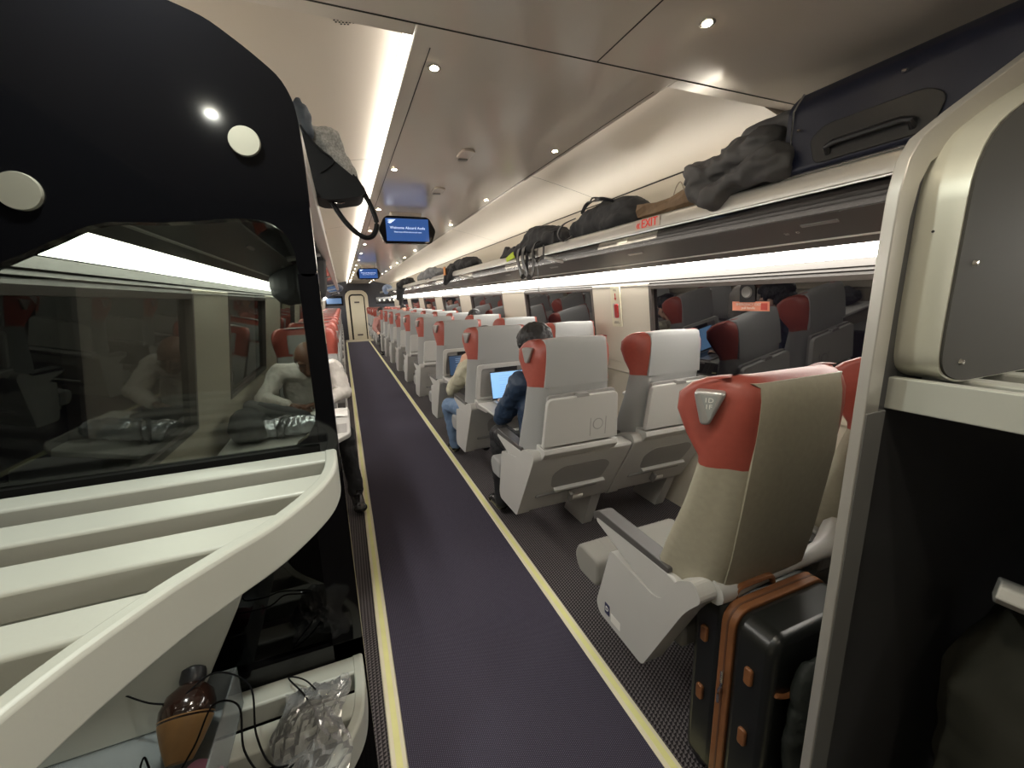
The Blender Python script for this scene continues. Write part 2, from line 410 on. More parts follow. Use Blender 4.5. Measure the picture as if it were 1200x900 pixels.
# ceiling downlights
def spot(x, y, label):
    t = thing('ceiling_spotlight', label, 'ceiling light', (x, y, 2.13), group='small downlights in the ceiling')
    MB().lathe([(0.013, 0), (0.020, 0), (0.021, -0.002), (0.013, -0.003)], n=20).build('bezel', CHROME, t)
    MB().lathe([(0.0, -0.0042), (0.0125, -0.0042), (0.0125, -0.001), (0.0, -0.001)], n=16).build('lens', SPOTM, t)
ORD = ['first', 'second', 'third', 'fourth', 'fifth', 'sixth', 'seventh', 'eighth', 'ninth', 'tenth', 'eleventh', 'twelfth', 'thirteenth', 'fourteenth', 'fifteenth', 'sixteenth']
for k in range(15): spot(0.328, 1.373 + 1.03 * k, 'round downlight in the ceiling, %s in the left row counting from the camera' % ORD[k])
for k in range(15): spot(1.016, 1.90 + 1.03 * k, 'round downlight in the ceiling, %s in the right row counting from the camera' % ORD[k])
spot(0.946, 0.938, 'round downlight in the near ceiling panel, closest to the camera')
for (x, y) in ((0.33, 0.30), (0.95, -0.30), (0.33, -0.9), (0.62, -0.6), (-0.364, -0.115)): spot(x, y, 'round downlight in the ceiling above the camera')
# area light of the entrance ceiling behind the camera
def area(name, loc, size, rot, e, col=(1, 0.93, 0.80)):
    l = bpy.data.lights.new(name, 'AREA'); l.shape = 'RECTANGLE'; l.size, l.size_y = size; l.energy = e; l.color = col
    o = bpy.data.objects.new(name, l); COL.objects.link(o); o.location = loc; o.rotation_euler = rot; return o
for i_, (x_, y_) in enumerate(((0.33, 0.30), (0.95, -0.30), (0.33, -0.9), (0.62, -0.6))): area('entrance_spot', (x_, y_, 2.122), (0.04, 0.04), (0, 0, 0), (2.0, 3.5, 1.2, 1.2)[i_], (1, 0.90, 0.74))
area('shelf_spot', (-0.364, -0.115, 2.122), (0.025, 0.025), (0, 0, 0), 0.8, (0.95, 1, 0.92))
area('shelf_fill_light', (-0.25, 0.74, 2.122), (0.06, 0.06), (0, 0, 0), 7.5, (0.95, 1, 0.92))  # added fill lamp that brightens the slat tops, no fitting there
area('bay_downlight', (0.42, 0.42, 2.12), (0.05, 0.05), (0, 0, 0), 2.6, (1, 0.92, 0.75))
# ceiling fittings
for (x, y, n_) in ((0.62, 2.06, 'nearer'), (0.636, 2.75, 'farther')):
    t = thing('ceiling_sensor', 'small oblong ceiling sensor cover, the %s of two before the screen' % n_, 'sensor', (x, y, 2.13), group='ceiling sensors')
    MB().prism(rrect(0.07, 0.13, 0.03), 'z', -0.012, 0).build('cover', CEIL, t, bevel=0.004)
    MB().prism(rrect(0.05, 0.03, 0.012, c=(0, 0.055)), 'z', -0.017, -0.010).build('lens', SHELLD, t, bevel=0.003)
t = thing('ceiling_speaker', 'perforated round speaker grille in the left ceiling panel', 'speaker', (0.085, 1.335, 2.1935), 0)
t.rotation_euler = (0, math.radians(-8), 0)
hb = MB()
for i in range(-4, 5):
    for j in range(-4, 5):
        x, y = i * 0.009 + (j % 2) * 0.0045, j * 0.008
        if x * x + y * y < 0.036 ** 2: hb.lathe([(0.003, -0.0012), (0.003, 0)], (x, y, 0), 8)
MB().lathe([(0, 0), (0.038, 0), (0.038, -0.0008), (0, -0.0008)], n=24).build('plate', SIDEP, t)
hb.build('perforation', GROOVE, t, smooth=False)
# information screens
SCR_BLUE = mat('screen_blue', (0.01, 0.03, 0.1), 0.2, emit=(0.030, 0.085, 0.27), es=1.0)
SCR_TXT = mat('screen_text', (0.8, 0.85, 0.9), 0.4, emit=(0.55, 0.70, 0.95), es=1.0)
def monitor(x, y, z, wd, label, full=True):
    t = thing('information_screen', label, 'screen', (x, y, z))
    h = wd * 0.46
    pts = [(-wd * .5, 0), (-wd * .40, h * .42), (-wd * .34, h * .5), (wd * .34, h * .5), (wd * .40, h * .42), (wd * .5, 0), (wd * .43, -h * .42), (wd * .38, -h * .5), (-wd * .38, -h * .5), (-wd * .43, -h * .42)]
    MB().prism(roundpoly(pts, 0.02), 'y', 0, 0.05).build('housing', BLACK, t, bevel=0.004)
    MB().bb(-wd * .37, wd * .37, -0.002, 0.001, -h * .41, h * .41).build('display', SCR_BLUE, t, smooth=False)
    MB().prism([(-0.10, h * .4), (0.10, h * .4), (0.14, h * .5 + 0.06), (-0.14, h * .5 + 0.06)], 'y', 0.01, 0.10).build('ceiling_mount', CEIL, t, bevel=0.004)
    if full:
        text('headline', 'Welcome Aboard Acela', wd * 0.062, SCR_TXT, t, (0, -0.004, h * .07), (PI / 2, 0, 0))
        text('subline', 'Next stop will be announced soon', wd * 0.034, SCR_TXT, t, (0, -0.004, -h * .08), (PI / 2, 0, 0))
        lg = MB()
        for dz, s_ in ((0.0, 1.0), (-0.010, .8), (-0.019, .55)):
            lg.prism([(-wd * .34, h * .36 + dz), (-wd * .34 + .065 * s_, h * .36 + dz + .002), (-wd * .34 + .05 * s_, h * .36 + dz - .007), (-wd * .34 + .025 * s_, h * .36 + dz - .009)], 'y', -0.004, -0.002)
        lg.build('logo', SCR_TXT, t, smooth=False)
    return t
monitor(0.545, 3.50, 1.998, 0.45, 'hexagonal ceiling screen with blue welcome message, the nearer of the two')
monitor(0.530, 8.60, 1.975, 0.45, 'hexagonal ceiling screen with blue welcome message, the farther of the two')

# ---- end wall and door
EW = mat('end_wall_navy', (0.035, 0.036, 0.048), 0.45)
struct(MB().bb(-0.85, 0.17, YF, YF + 0.05, 0, 2.26).bb(0.89, 2.2, YF, YF + 0.05, 0, 2.26).bb(0.17, 0.89, YF, YF + 0.05, 1.85, 2.26), 'wall_end', EW, smooth=False)
struct(MB().bb(-0.85, 2.2, YN - 0.05, YN, 0, 2.26), 'wall_back', CHARC, smooth=False)
CREAM = mat('door_cream', (0.62, 0.56, 0.44), 0.45)
def arch(x0, x1, z1, r):
    return [(x0, 0), (x1, 0)] + [(x1 - r + r * math.cos(a), z1 - r + r * math.sin(a)) for a in [PI / 2 * k / 6 for k in range(7)]] + [(x0 + r - r * math.sin(a), z1 - r + r * math.cos(a)) for a in [PI / 2 * k / 6 for k in range(7)]]
d = MB()
oo, ii = arch(0.12, 0.94, 1.88, 0.26), arch(0.24, 0.82, 1.74, 0.16)
n_ = len(oo); vs = [(x, YF - 0.06, z) for x, z in oo] + [(x, YF - 0.06, z) for x, z in ii] + [(x, YF + 0.04, z) for x, z in oo] + [(x, YF + 0.04, z) for x, z in ii]
fs = []
for i in range(1, n_):
    j = (i + 1) % n_
    fs += [(i, j, n_ + j, n_ + i), (2 * n_ + i, 3 * n_ + i, 3 * n_ + j, 2 * n_ + j), (i, 2 * n_ + i, 2 * n_ + j, j), (n_ + i, n_ + j, 3 * n_ + j, 3 * n_ + i)]
d.add(vs, fs)
dr = struct(d, 'door_1', CREAM)
MB().prism(arch(0.30, 0.78, 1.68, 0.08), 'y', YF - 0.02, YF + 0.01).build('door_leaf', mat('door_leaf_cream', (0.66, 0.61, 0.48), 0.4), dr, bevel=0.01)
MB().prism(arch(0.25, 0.815, 1.735, 0.15), 'y', YF + 0.012, YF + 0.03).build('door_gap', GROOVE, dr)
MB().bb(0.44, 0.64, YF - 0.028, YF - 0.02, 0.16, 0.22).build('vent_slot', TRIM, dr); MB().bb(0.44, 0.62, YF - 0.026, YF - 0.02, 1.40, 1.46).build('notice_plate', TRIM, dr)
struct(MB().bb(0.0, 1.2, YF - 0.9, YF, 0.0005, 0.008), 'trim_8', mat('threshold_beige', (0.42, 0.37, 0.28), 0.5), smooth=False)
t = thing('wall_display', 'wide dark screen on the end wall left of the door', 'screen', (-0.29, YF - 0.04, 1.50))
MB().bb(-0.33, 0.33, 0, 0.04, -0.17, 0.17).build('housing', BLACK, t, bevel=0.004); MB().bb(-0.24, 0.28, -0.003, 0.0, -0.10, 0.10).build('display', mat('screen_pale', (0.02, 0.05, 0.1), 0.2, emit=(0.08, 0.14, 0.26), es=1.0), t, smooth=False)
t = thing('galley_panel', 'black panel with four round white lights right of the end door', 'control panel', (1.64, YF - 0.04, 1.49))
MB().bb(-0.4, 0.4, 0, 0.04, -0.13, 0.13).build('housing', BLACK, t, bevel=0.004)
for k, xx in enumerate((-0.27, -0.10, 0.12, 0.28)):
    MB().lathe([(0, -0.004), (0.035, -0.004), (0.035, 0), (0, 0)], (xx, 0, 0), 14, 'y').build('indicator', mat('indicator_light', (0.9, 0.9, 0.8), 0.3, emit=(0.9, 0.86, 0.7), es=1.2), t)
# small sidewall fittings on the right wall
def wallx(z): return 1.975 - (z - 0.93) * 0.07 / 0.59
lean = math.atan2(0.07, 0.59)
t = thing('emergency_window_handle', 'cream emergency release box with red handle on the pillar between windows', 'emergency handle', (wallx(1.39) - 0.004, 2.62, 1.36), 0)
t.rotation_euler = (0, -lean, 0)
MB().prism(rrect(0.115, 0.30, 0.008, c=(0, 0)), 'x', -0.004, 0.004).build('plate', mat('label_cream', (0.72, 0.68, 0.52), 0.45), t)
MB().prism(rrect(0.07, 0.11, 0.01, c=(0, -0.03)), 'x', -0.006, -0.003).build('recess', mat('recess_grey', (0.5, 0.45, 0.42), 0.5), t)
MB().prism(rrect(0.042, 0.105, 0.015, c=(-0.012, -0.03)), 'x', -0.016, -0.005).build('handle', mat('handle_red', (0.42, 0.02, 0.02), 0.3), t, bevel=0.003)
ar = MB().prism([(-.004, .065), (-.004, .10), (.004, .10), (.004, .065)], 'x', -0.006, -0.0035).prism([(-.014, .066), (0, .046), (.014, .066)], 'x', -0.006, -0.0035)
ar.build('arrow', mat('arrow_red', (0.55, 0.05, 0.03), 0.5), t, smooth=False)
text('instruction', 'PULL', 0.018, mat('print_dark', (0.25, 0.2, 0.17), 0.6), t, (-0.005, 0, 0.122), (PI / 2, 0, -PI / 2))
text('instruction', 'EMERGENCY\nWINDOW EXIT', 0.010, mat('print_dark', (0.25, 0.2, 0.17), 0.6), t, (-0.005, 0, -0.118), (PI / 2, 0, -PI / 2))
t = thing('window_sticker', 'small red and white notice sticker on the nearest right window', 'sticker', (1.944, 1.525, 1.372)); t.rotation_euler = (0, -lean, 0)
MB().bb(-0.0015, 0.0005, -0.105, 0.105, -0.024, 0.024).build('backing', mat('sticker_orange', (0.80, 0.30, 0.20), 0.5), t, smooth=False)
text('lettering', 'EMERGENCY EXIT\npull handle', 0.018, mat('sticker_white', (0.8, 0.68, 0.6), 0.5), t, (-0.0025, 0.01, 0), (PI / 2, 0, -PI / 2))
MB().bb(-0.0025, 0, -0.095, -0.06, -0.018, 0.016).build('pictogram', mat('sticker_red', (0.55, 0.07, 0.05), 0.5), t, smooth=False)
t = thing('window_latch', 'small round latch with pale ring on the nearest right window', 'latch', (1.934, 1.54, 1.452)); t.rotation_euler = (0, -lean, 0)
MB().prism([(-0.045, -0.06), (0.045, -0.06), (0.045, 0.01), (0.03, 0.045), (-0.03, 0.045), (-0.045, 0.01)], 'x', -0.006, 0).build('base', BLKPL, t, bevel=0.003)
MB().lathe([(0.016, -0.008), (0.024, -0.012), (0.030, -0.008), (0.030, -0.004), (0.016, -0.004)], (0, 0, -0.008), 24, 'x').build('ring', mat('ring_grey', (0.22, 0.21, 0.20), 0.5), t)
# slim fold-out ledges on the right wall beside the seats
for y in (2.35, 4.45):
    t = thing('wall_ledge', 'small pale ledge on the window wall beside the %s window seat' % ('second' if y < 3 else 'fourth'), 'ledge', (2.02, y, 0.72))
    MB().prism([(0.02, -0.22), (0.02, 0.22), (-0.14, 0.12), (-0.14, -0.12)], 'z', -0.012, 0.012).build('top', SHELL, t, bevel=0.004)
    MB().prism([(0.02, -0.01), (0.02, -0.12), (-0.09, -0.01)], 'y', -0.015, 0.015).build('bracket', SHELLD, t)

# ================================================================== seats
LV = [  # z, rear y, half width, wing tip y, thickness at centre
    (0.57, -0.185, 0.225, -0.02, 0.13), (0.66, -0.215, 0.238, -0.04, 0.13), (0.76, -0.232, 0.240, -0.075, 0.12), (0.90, -0.248, 0.236, -0.125, 0.10), (1.02, -0.260, 0.234, -0.158, 0.085),
    (1.04, -0.261, 0.234, -0.155, 0.085), (1.09, -0.263, 0.240, -0.118, 0.088), (1.15, -0.264, 0.245, -0.088, 0.09), (1.195, -0.262, 0.243, -0.090, 0.088),
    (1.225, -0.256, 0.234, -0.120, 0.075), (1.243, -0.244, 0.222, -0.155, 0.055), (1.250, -0.226, 0.200, -0.180, 0.02)]
def ring(lv):
    z, yr, w_, tip, th = lv; yf = yr + th; tip = max(tip, yf - 0.005)
    h = [(0.0, yr), (0.09, yr), (w_ - 0.085, yr + 0.001), (w_ - 0.060, yr + 0.010), (w_ - 0.040, yr + 0.035), (w_ - 0.018, (yr + tip) / 2), (w_ - 0.004, tip - 0.035), (w_, tip - 0.018), (w_ - 0.010, tip - 0.002),
         (w_ - 0.030, tip - 0.006), (w_ - 0.050, min(tip - 0.02, yf + 0.03) if tip - 0.02 > yf else yf), (w_ - 0.085, yf), (0.08, yf), (0.0, yf)]
    r = [(x, y, z) for x, y in h] + [(-x, y, z) for x, y in reversed(h[1:-1])]
    return r
def place(mb, f):
    return mb
def make_seat(label, plain=False, aisle=-1, inner=0.355, outer=0.245, tray='up', handle=True, legside=True, body=None):
    """local frame: y towards the knees, x=0 at the middle of the back; aisle = sign of the aisle side"""
    t = thing('passenger_seat', label, 'seat', (0, 0, 0), group='passenger seats')
    body = body or (LEATH if plain else FAB)
    MB().loft([ring(l) for l in LV[:5]]).build('backrest', body, t, angle=60)
    MB().loft([ring(l) for l in LV[4:]]).build('headrest', RED, t, angle=60)
    # grey centre panel covering the back of the headrest
    rr = []
    for (z, yr, w_, tip, th) in (LV[0:10] if plain else LV[4:10]):
        xx = (0.160 if plain else 0.178) - 0.012 * max(0, z - 1.02) / 0.2
        y1 = yr - 0.0022
        if plain: y1 = yr - 0.0012
        rr.append([(-xx, yr + 0.012, z), (-xx, y1 + .001, z), (-xx * .9, y1, z), (0, y1, z), (xx * .9, y1, z), (xx, y1 + .001, z), (xx, yr + 0.012, z), (0, yr + 0.02, z)])
    zt = 1.236
    fp = [[(-.14, yr + th - .01, z), (-.14, yr + th + .004, z), (-.12, yr + th + .014, z), (0, yr + th + .016, z), (.12, yr + th + .014, z), (.14, yr + th + .004, z), (.14, yr + th - .01, z)] for (z, yr, w_, tip, th) in LV[5:9]]
    MB().loft(fp).build('headrest_pad', body, t, angle=70)
    rr.append([(-.165, -.236, zt), (-.165, -.249, zt), (-.15, -.252, zt), (0, -.253, zt), (.15, -.252, zt), (.165, -.249, zt), (.165, -.236, zt), (0, -.236, zt)])
    if not plain:
        rr[-1] = [(-.168, -.232, 1.243), (-.168, -.250, 1.243), (-.15, -.252, 1.244), (0, -.252, 1.246), (.15, -.252, 1.244), (.168, -.250, 1.243), (.168, -.232, 1.243), (0, -.232, 1.246)]
        rr.append([(-.165, -.175, 1.247), (-.165, -.235, 1.249), (-.15, -.238, 1.252), (0, -.238, 1.254), (.15, -.238, 1.252), (.165, -.235, 1.249), (.165, -.175, 1.247), (0, -.175, 1.252)])
    MB().loft(rr).build('back_panel', body, t, angle=60)
    A = aisle; xo = A * outer; xi = -A * inner
    # cushion
    cu_ = roundpoly([(-0.10, 0.36), (0.40, 0.335), (0.435, 0.40), (0.40, 0.462), (-0.10, 0.445)], 0.03)
    cf_ = roundpoly([(0.262, 0.342), (0.40, 0.336), (0.435, 0.40), (0.40, 0.461), (0.262, 0.458)], 0.03)
    MB().prism(cu_, 'x', (-0.165 if aisle < 0 else -0.24), (0.24 if aisle < 0 else 0.165)).prism(cf_, 'x', -0.238, 0.238).build('seat_cushion', mat('cushion_grey', (0.235, 0.225, 0.205), 0.7) if plain else FAB, t, bevel=0.012, seg=3)
    side = roundpoly([(-0.01, 0.255), (-0.17, 0.585), (-0.225, 0.655), (-0.19, 0.695), (-0.135, 0.66), (-0.075, 0.555), (-0.04, 0.545), (0.175, 0.565), (0.255, 0.30), (0.235, 0.265)],
                     [0.02, 0.05, 0.03, 0.02, 0.02, 0.03, 0.02, 0.02, 0.02, 0.02])
    if not plain:
        side = roundpoly([(-0.02, 0.245), (-0.215, 0.58), (-0.262, 0.665), (-0.235, 0.70), (-0.12, 0.672), (-0.04, 0.60), (0.19, 0.56), (0.255, 0.27), (0.235, 0.235)], [0.02, 0.05, 0.03, 0.02, 0.02, 0.03, 0.02, 0.02, 0.02])
    sd = MB(True).prism(side, 'x', min(xo, xo - A * 0.075), max(xo, xo - A * 0.075)).build('side_shell', SHELL, t, bevel=0.006, seg=3, smooth=False)
    arm = MB().prism(roundpoly([(-0.135, 0.655), (0.27, 0.655), (0.275, 0.625), (-0.03, 0.535), (-0.11, 0.53), (-0.15, 0.59)], [0.03, 0.01, 0.02, 0.04, 0.05, 0.04]), 'x', min(xo - A * 0.004, xo - A * 0.055), max(xo - A * 0.004, xo - A * 0.055)).build('armrest', SHELL, t, bevel=0.008, seg=3)
    MB().prism(roundpoly([(-0.10, 0.655), (-0.10, 0.675), (0.255, 0.678), (0.292, 0.655), (0.285, 0.625), (0.262, 0.645)], 0.008), 'x', min(xo - A * 0.002, xo - A * 0.058), max(xo - A * 0.002, xo - A * 0.058)).build('armrest_pad', PADD, arm, bevel=0.005)
    xa = xi + A * 0.03
    arm2 = MB().prism(roundpoly([(-0.20, 0.63), (0.20, 0.645), (0.215, 0.61), (0.05, 0.56), (-0.19, 0.55)], 0.02), 'x', xa - 0.028, xa + 0.028).build('armrest', SHELL, t, bevel=0.008)
    MB().prism(roundpoly([(-0.17, 0.645), (0.195, 0.662), (0.215, 0.64), (-0.17, 0.63)], 0.006), 'x', xa - 0.028, xa + 0.028).build('armrest_pad', PADD, arm2, bevel=0.005)
    x0, x1 = min(xo - A * 0.07, xi), max(xo - A * 0.07, xi)
    if plain:
        # slim arched beam below the back
        rg = []
        for k in range(13):
            a = k / 12; x = (xo - A * 0.06) * (1 - a) + xi * a
            zc = 0.655 - 0.030 * math.sin(a * PI) ** 0.7 + 0.02 * a; h_ = 0.034 - 0.013 * math.sin(a * PI)
            if a > .85: h_ += (a - .85) * 0.2
            y_ = -0.205 + 0.01 * math.sin(a * PI)
            rg.append([(x, y_ + h_ * math.cos(q), zc + h_ * math.sin(q)) for q in [2 * PI * j / 12 for j in range(12)]])
        MB().loft(rg).build('rear_beam', SHELL, t)
        MB().prism([(-0.19, 0.60), (0.05, 0.36), (0.30, 0.33), (0.30, 0.36), (0.0, 0.46), (-0.18, 0.66)], 'x', x0 + .02, x1).build('seat_pan', SHELLD, t)
        MB().prism(rrect(0.03, 0.045, 0.004, c=(0.185, 0.315)), 'x', xo + A * .0008, xo - A * .001).build('label_plate', mat('label_blue', (0.03, 0.035, 0.09), 0.4), t)
        MB().prism(rrect(0.055, 0.032, 0.003, c=(0.135, 0.300)), 'x', xo + A * .0008, xo - A * .001).build('label_plate', WHITE, t)
        text('mark', 'D', 0.026, WHITE, t, (xo + A * .0015, 0.185, 0.315), (PI / 2, 0, -PI / 2))
    else:
        body_p = roundpoly([(-0.02, 0.25), (-0.21, 0.58), (-0.255, 0.66), (-0.15, 0.67), (0.02, 0.46), (0.06, 0.36), (0.05, 0.25)], [0.03, 0.05, 0.02, 0.02, 0.03, 0.03, 0.02])
        MB().prism(body_p, 'x', x0, x1).build('lower_shell', SHELL, t, bevel=0.006)
        # things on the slanted rear face: local frame on the plane
        ang = math.atan2(0.35, 0.195)          # slope of the rear face
        P0 = Vector((0, -0.02, 0.25)); U = Vector((0, -0.19, 0.33)).normalized(); N = Vector((0, -U.z, U.y)) * 1.0
        N = Vector((0, -0.33, -0.19)).normalized()
        def plate(pts, d0, d1):
            m_ = MB(); n = len(pts)
            vs = [Vector((p[0], 0, 0)) + P0 + U * p[1] + N * d0 for p in pts] + [Vector((p[0], 0, 0)) + P0 + U * p[1] + N * d1 for p in pts]
            m_.add(vs, [tuple(range(n)), tuple(range(2 * n - 1, n - 1, -1))] + [(i, i + n, (i + 1) % n + n, (i + 1) % n) for i in range(n)])
            return m_
        xm = (x0 + x1) / 2
        plate(roundpoly([(xm - .17, .20), (xm + .15, .20), (xm + .17, .33), (xm + .12, .375), (xm - .14, .375), (xm - .19, .32)], 0.03), -0.004, 0.0015).build('pocket', SHELLD, t)
        rp = plate(roundpoly([(xm - .15, .178), (xm + .17, .178), (xm + .175, .196), (xm - .155, .196)], 0.006), -0.002, 0.022).build('ridge', SHELL, t, bevel=0.003)
        fr = plate(roundpoly([(xm - .03, .055), (xm - .01, .055), (xm - .02, .13), (xm - .04, .13)], 0.004), -0.002, 0.03)
        fo = fr.build('footrest_lever', SHELLD, t, bevel=0.002)
        MB().prism(rrect(0.10, 0.055, 0.02, c=(xm + .03, -0.035)), 'z', 0.292, 0.310).build('pedal', WHITE, fo, bevel=0.004)
        # ledge under the tray
        MB().prism(roundpoly([(-0.19, 0.645), (-0.258, 0.655), (-0.290, 0.690), (-0.285, 0.716), (-0.20, 0.722)], 0.006), 'x', -0.20, 0.23).build('tray_ledge', SHELL, t, bevel=0.004)
        def tp(x, z): return (x, -0.262 - (z - 0.72) * 0.08, z)
        def tplate(pts, d0, d1):
            m_ = MB(); n = len(pts)
            vs = [Vector(tp(*p)) - Vector((0, d0, 0)) for p in pts] + [Vector(tp(*p)) - Vector((0, d1, 0)) for p in pts]
            m_.add(vs, [tuple(range(n)), tuple(range(2 * n - 1, n - 1, -1))] + [(i, i + n, (i + 1) % n + n, (i + 1) % n) for i in range(n)]); return m_
        if tray == 'up':
            tplate(roundpoly([(-0.175, 0.985), (0.205, 0.99), (0.22, 0.73), (-0.195, 0.73)], 0.02), -0.015, 0.004).build('tray_frame', SHELLD, t)
            tr = tplate(roundpoly([(-0.185, 0.972), (0.21, 0.976), (0.225, 0.728), (-0.205, 0.728)], [0.03, 0.03, 0.006, 0.006]), 0.000, 0.026).build('tray_table', SHELL, t, bevel=0.005, seg=3)
            rg = MB(); c_ = (0.10, 0.815)
            ro, ri_ = [], []
            for k in range(24):
                a = 2 * PI * k / 24
                ro.append((c_[0] + .030 * math.cos(a), c_[1] + .030 * math.sin(a))); ri_.append((c_[0] + .025 * math.cos(a), c_[1] + .025 * math.sin(a)))
            tplate(ro, 0.020, 0.0275).build('cup_ring', SHELLD, tr)
            tplate(ri_, 0.020, 0.0285).build('cup_disc', SHELL, tr)
            tplate([(0.055, 0.755), (0.058, 0.755), (0.058, 0.85), (0.055, 0.85)], 0.02, 0.0272).build('cup_outline', SHELLD, tr, smooth=False)
            tplate([(0.145, 0.755), (0.148, 0.755), (0.148, 0.85), (0.145, 0.85)], 0.02, 0.0272).build('cup_outline', SHELLD, tr, smooth=False)
            tplate(roundpoly([(-0.03, 0.968), (0.04, 0.968), (0.035, 0.988), (-0.025, 0.988)], 0.004), -0.005, 0.030).build('latch', SHELLD, tr, bevel=0.002)
        else:
            ow = roundpoly([(-0.195, 0.985), (0.21, 0.99), (0.225, 0.73), (-0.21, 0.73)], 0.025); iw = roundpoly([(-0.165, 0.955), (0.18, 0.96), (0.195, 0.745), (-0.18, 0.745)], 0.02)
            n = len(ow); m_ = MB()
            vs = [Vector(tp(*p)) - Vector((0, 0.012, 0)) for p in ow] + [Vector(tp(*p)) - Vector((0, 0.012, 0)) for p in iw] + [Vector(tp(*p)) + Vector((0, 0.01, 0)) for p in ow] + [Vector(tp(*p)) + Vector((0, 0.01, 0)) for p in iw]
            fs = []
            for i in range(n):
                j = (i + 1) % n; fs += [(i, j, n + j, n + i), (i, 2 * n + i, 2 * n + j, j), (n + i, n + j, 3 * n + j, 3 * n + i), (2 * n + i, 3 * n + i, 3 * n + j, 2 * n + j)]
            m_.add(vs, fs).build('tray_frame', SHELL, t, bevel=0.002)
            tplate(roundpoly([(-0.17, 0.96), (0.185, 0.965), (0.20, 0.74), (-0.185, 0.74)], 0.02), -0.012, -0.004).build('tray_recess', SHELLD, t)
            tplate(roundpoly([(-0.06, 0.985), (0.11, 0.985), (0.11, 0.90), (-0.06, 0.90)], 0.008), -0.004, 0.010).build('tray_holder', BLKPL, t)
            tr = MB().prism(roundpoly([(-0.20, -0.64), (0.22, -0.64), (0.23, -0.30), (-0.21, -0.30)], 0.03), 'z', 0.700, 0.716).build('tray_table', SHELL, t, bevel=0.004)
            for sx in (-0.20, 0.22): MB().prism([(-0.24, 0.67), (-0.24, 0.71), (-0.50, 0.702), (-0.50, 0.690)], 'x', sx - 0.006, sx + 0.006).build('tray_arm', SHELLD, tr)
        if handle is not None:
            pass
    if handle:
        # triangular grab handle with the seat number on the aisle-side wing
        tri = roundpoly([(0.030, 0.034), (-0.030, 0.034), (-0.002, -0.040), (0.014, -0.040)], [0.012, 0.012, 0.01, 0.01], 4)
        yaw = math.radians(-52 if A < 0 else 52)
        hd = MB().prism([(-p[0] * A * -1, p[1]) for p in tri], 'y', -0.022, 0.012).build('grab_handle', SILV, t, bevel=0.006, seg=3)
        hd.location = (A * 0.2255, -0.185, 1.178); hd.rotation_euler = (0, 0, yaw)
        if plain:
            hd.scale = (1.25, 1.1, 1.15)
            tri2 = roundpoly([(-0.017, 0.026), (0.014, 0.026), (0.002, -0.03)], 0.004)
            pl = MB().prism([(p[0], p[1]) for p in tri2], 'y', -0.0225, -0.0215).build('number_plate', mat('plate_grey', (0.30, 0.31, 0.30), 0.4), hd)
            text('number', '1D', 0.014, WHITE, pl, (-0.001, -0.0228, 0.015), (PI / 2, 0, 0), depth=0.0003)
            text('number', '1F', 0.014, WHITE, pl, (-0.001, -0.0228, 0.001), (PI / 2, 0, 0), depth=0.0003)
    if legside:
        xl = xi if A < 0 else xi
        c_ = xi - (0.0 if True else 0)
        lg = MB().prism(roundpoly([(-0.02, 0.30), (0.05, 0.12), (0.10, 0.0), (0.34, 0.0), (0.20, 0.30)], [0.01, 0.06, 0.004, 0.004, 0.02]), 'x', c_ + A * 0.06 - 0.035, c_ + A * 0.06 + 0.035)
        lg.build('leg', SHELL, t, bevel=0.008)
    return t
def freeze(t):
    CH[t.name] = list(t.children)
    for c in t.children:
        CH[c.name] = list(c.children)
        for g in c.children: CH[g.name] = list(g.children)
def put(src, first, label, x, y, rz):
    o = src if first else copy_tree(src)
    o.location = (x, y, 0); o.rotation_euler = (0, 0, rz); o['label'] = label; return o
XA, XW = 1.035, 1.650
RY = [0.905] + [0.915 + 1.062 * k for k in range(1, 10)]
s1 = make_seat('leather seat tinted taupe by painted-in warm light, with red wings and no tray, nearest aisle seat beside the suitcase', plain=True); s1.location = (XA, RY[0], 0)
s1b = make_seat('leather window seat tinted taupe by painted-in warm light, with red wing, mostly hidden behind the nearest aisle seat', plain=True, handle=False, inner=0.33, outer=0.255, legside=False); s1b.location = (XW, RY[0], 0)
bpy.context.view_layer.update()
pa = make_seat('x'); freeze(pa); po = make_seat('x', tray='down'); freeze(po)
pw = make_seat('x', handle=False, inner=0.33, outer=0.255); freeze(pw)
words = {1: 'with a person in navy in it', 2: 'tray folded down under the bright laptop', 3: 'tray folded down under the dark-screened laptop'}
fa = fo_ = True
for k in range(1, 10):
    row = ORD[k]
    if k in (2, 3):
        put(po, fo_, 'grey aisle seat with red wings, ' + words[k], XA, RY[k], 0); fo_ = False
    else:
        lab = 'grey aisle seat with red wings, ' + words[k] if k in words else 'grey aisle seat seen from behind, %s on the right from the camera' % row
        put(pa, fa, lab, XA, RY[k], 0); fa = False
    put(pw, k == 1, 'grey window seat seen from behind, %s along the right windows from the camera' % row, XW, RY[k], 0)
fr_ = make_seat('x', aisle=1); freeze(fr_); fw = make_seat('x', aisle=1, handle=False, inner=0.33, outer=0.255); freeze(fw)
FY = [12.45 + 1.06 * k for k in range(4)]
for k, y in enumerate(FY):
    put(fr_, k == 0, ('red-topped aisle seat facing the camera, far right, under the person in pink' if k == 0 else 'red-topped aisle seat facing the camera on the far right, %s of four' % ORD[k]), XA, y, PI)
    put(fw, k == 0, 'red-topped window seat facing the camera on the far right, %s of four' % ORD[k], XW, y, PI)
sl = make_seat('x', inner=0.26, outer=0.255); freeze(sl)
LY = [3.65 + 1.06 * k for k in range(12)]
for k, y in enumerate(LY):
    put(sl, k == 0, 'single red-topped left-hand seat facing the camera, ' + ('under the man in a waistcoat' if k == 0 else '%s from the camera' % ORD[k]), -0.31, y, PI)
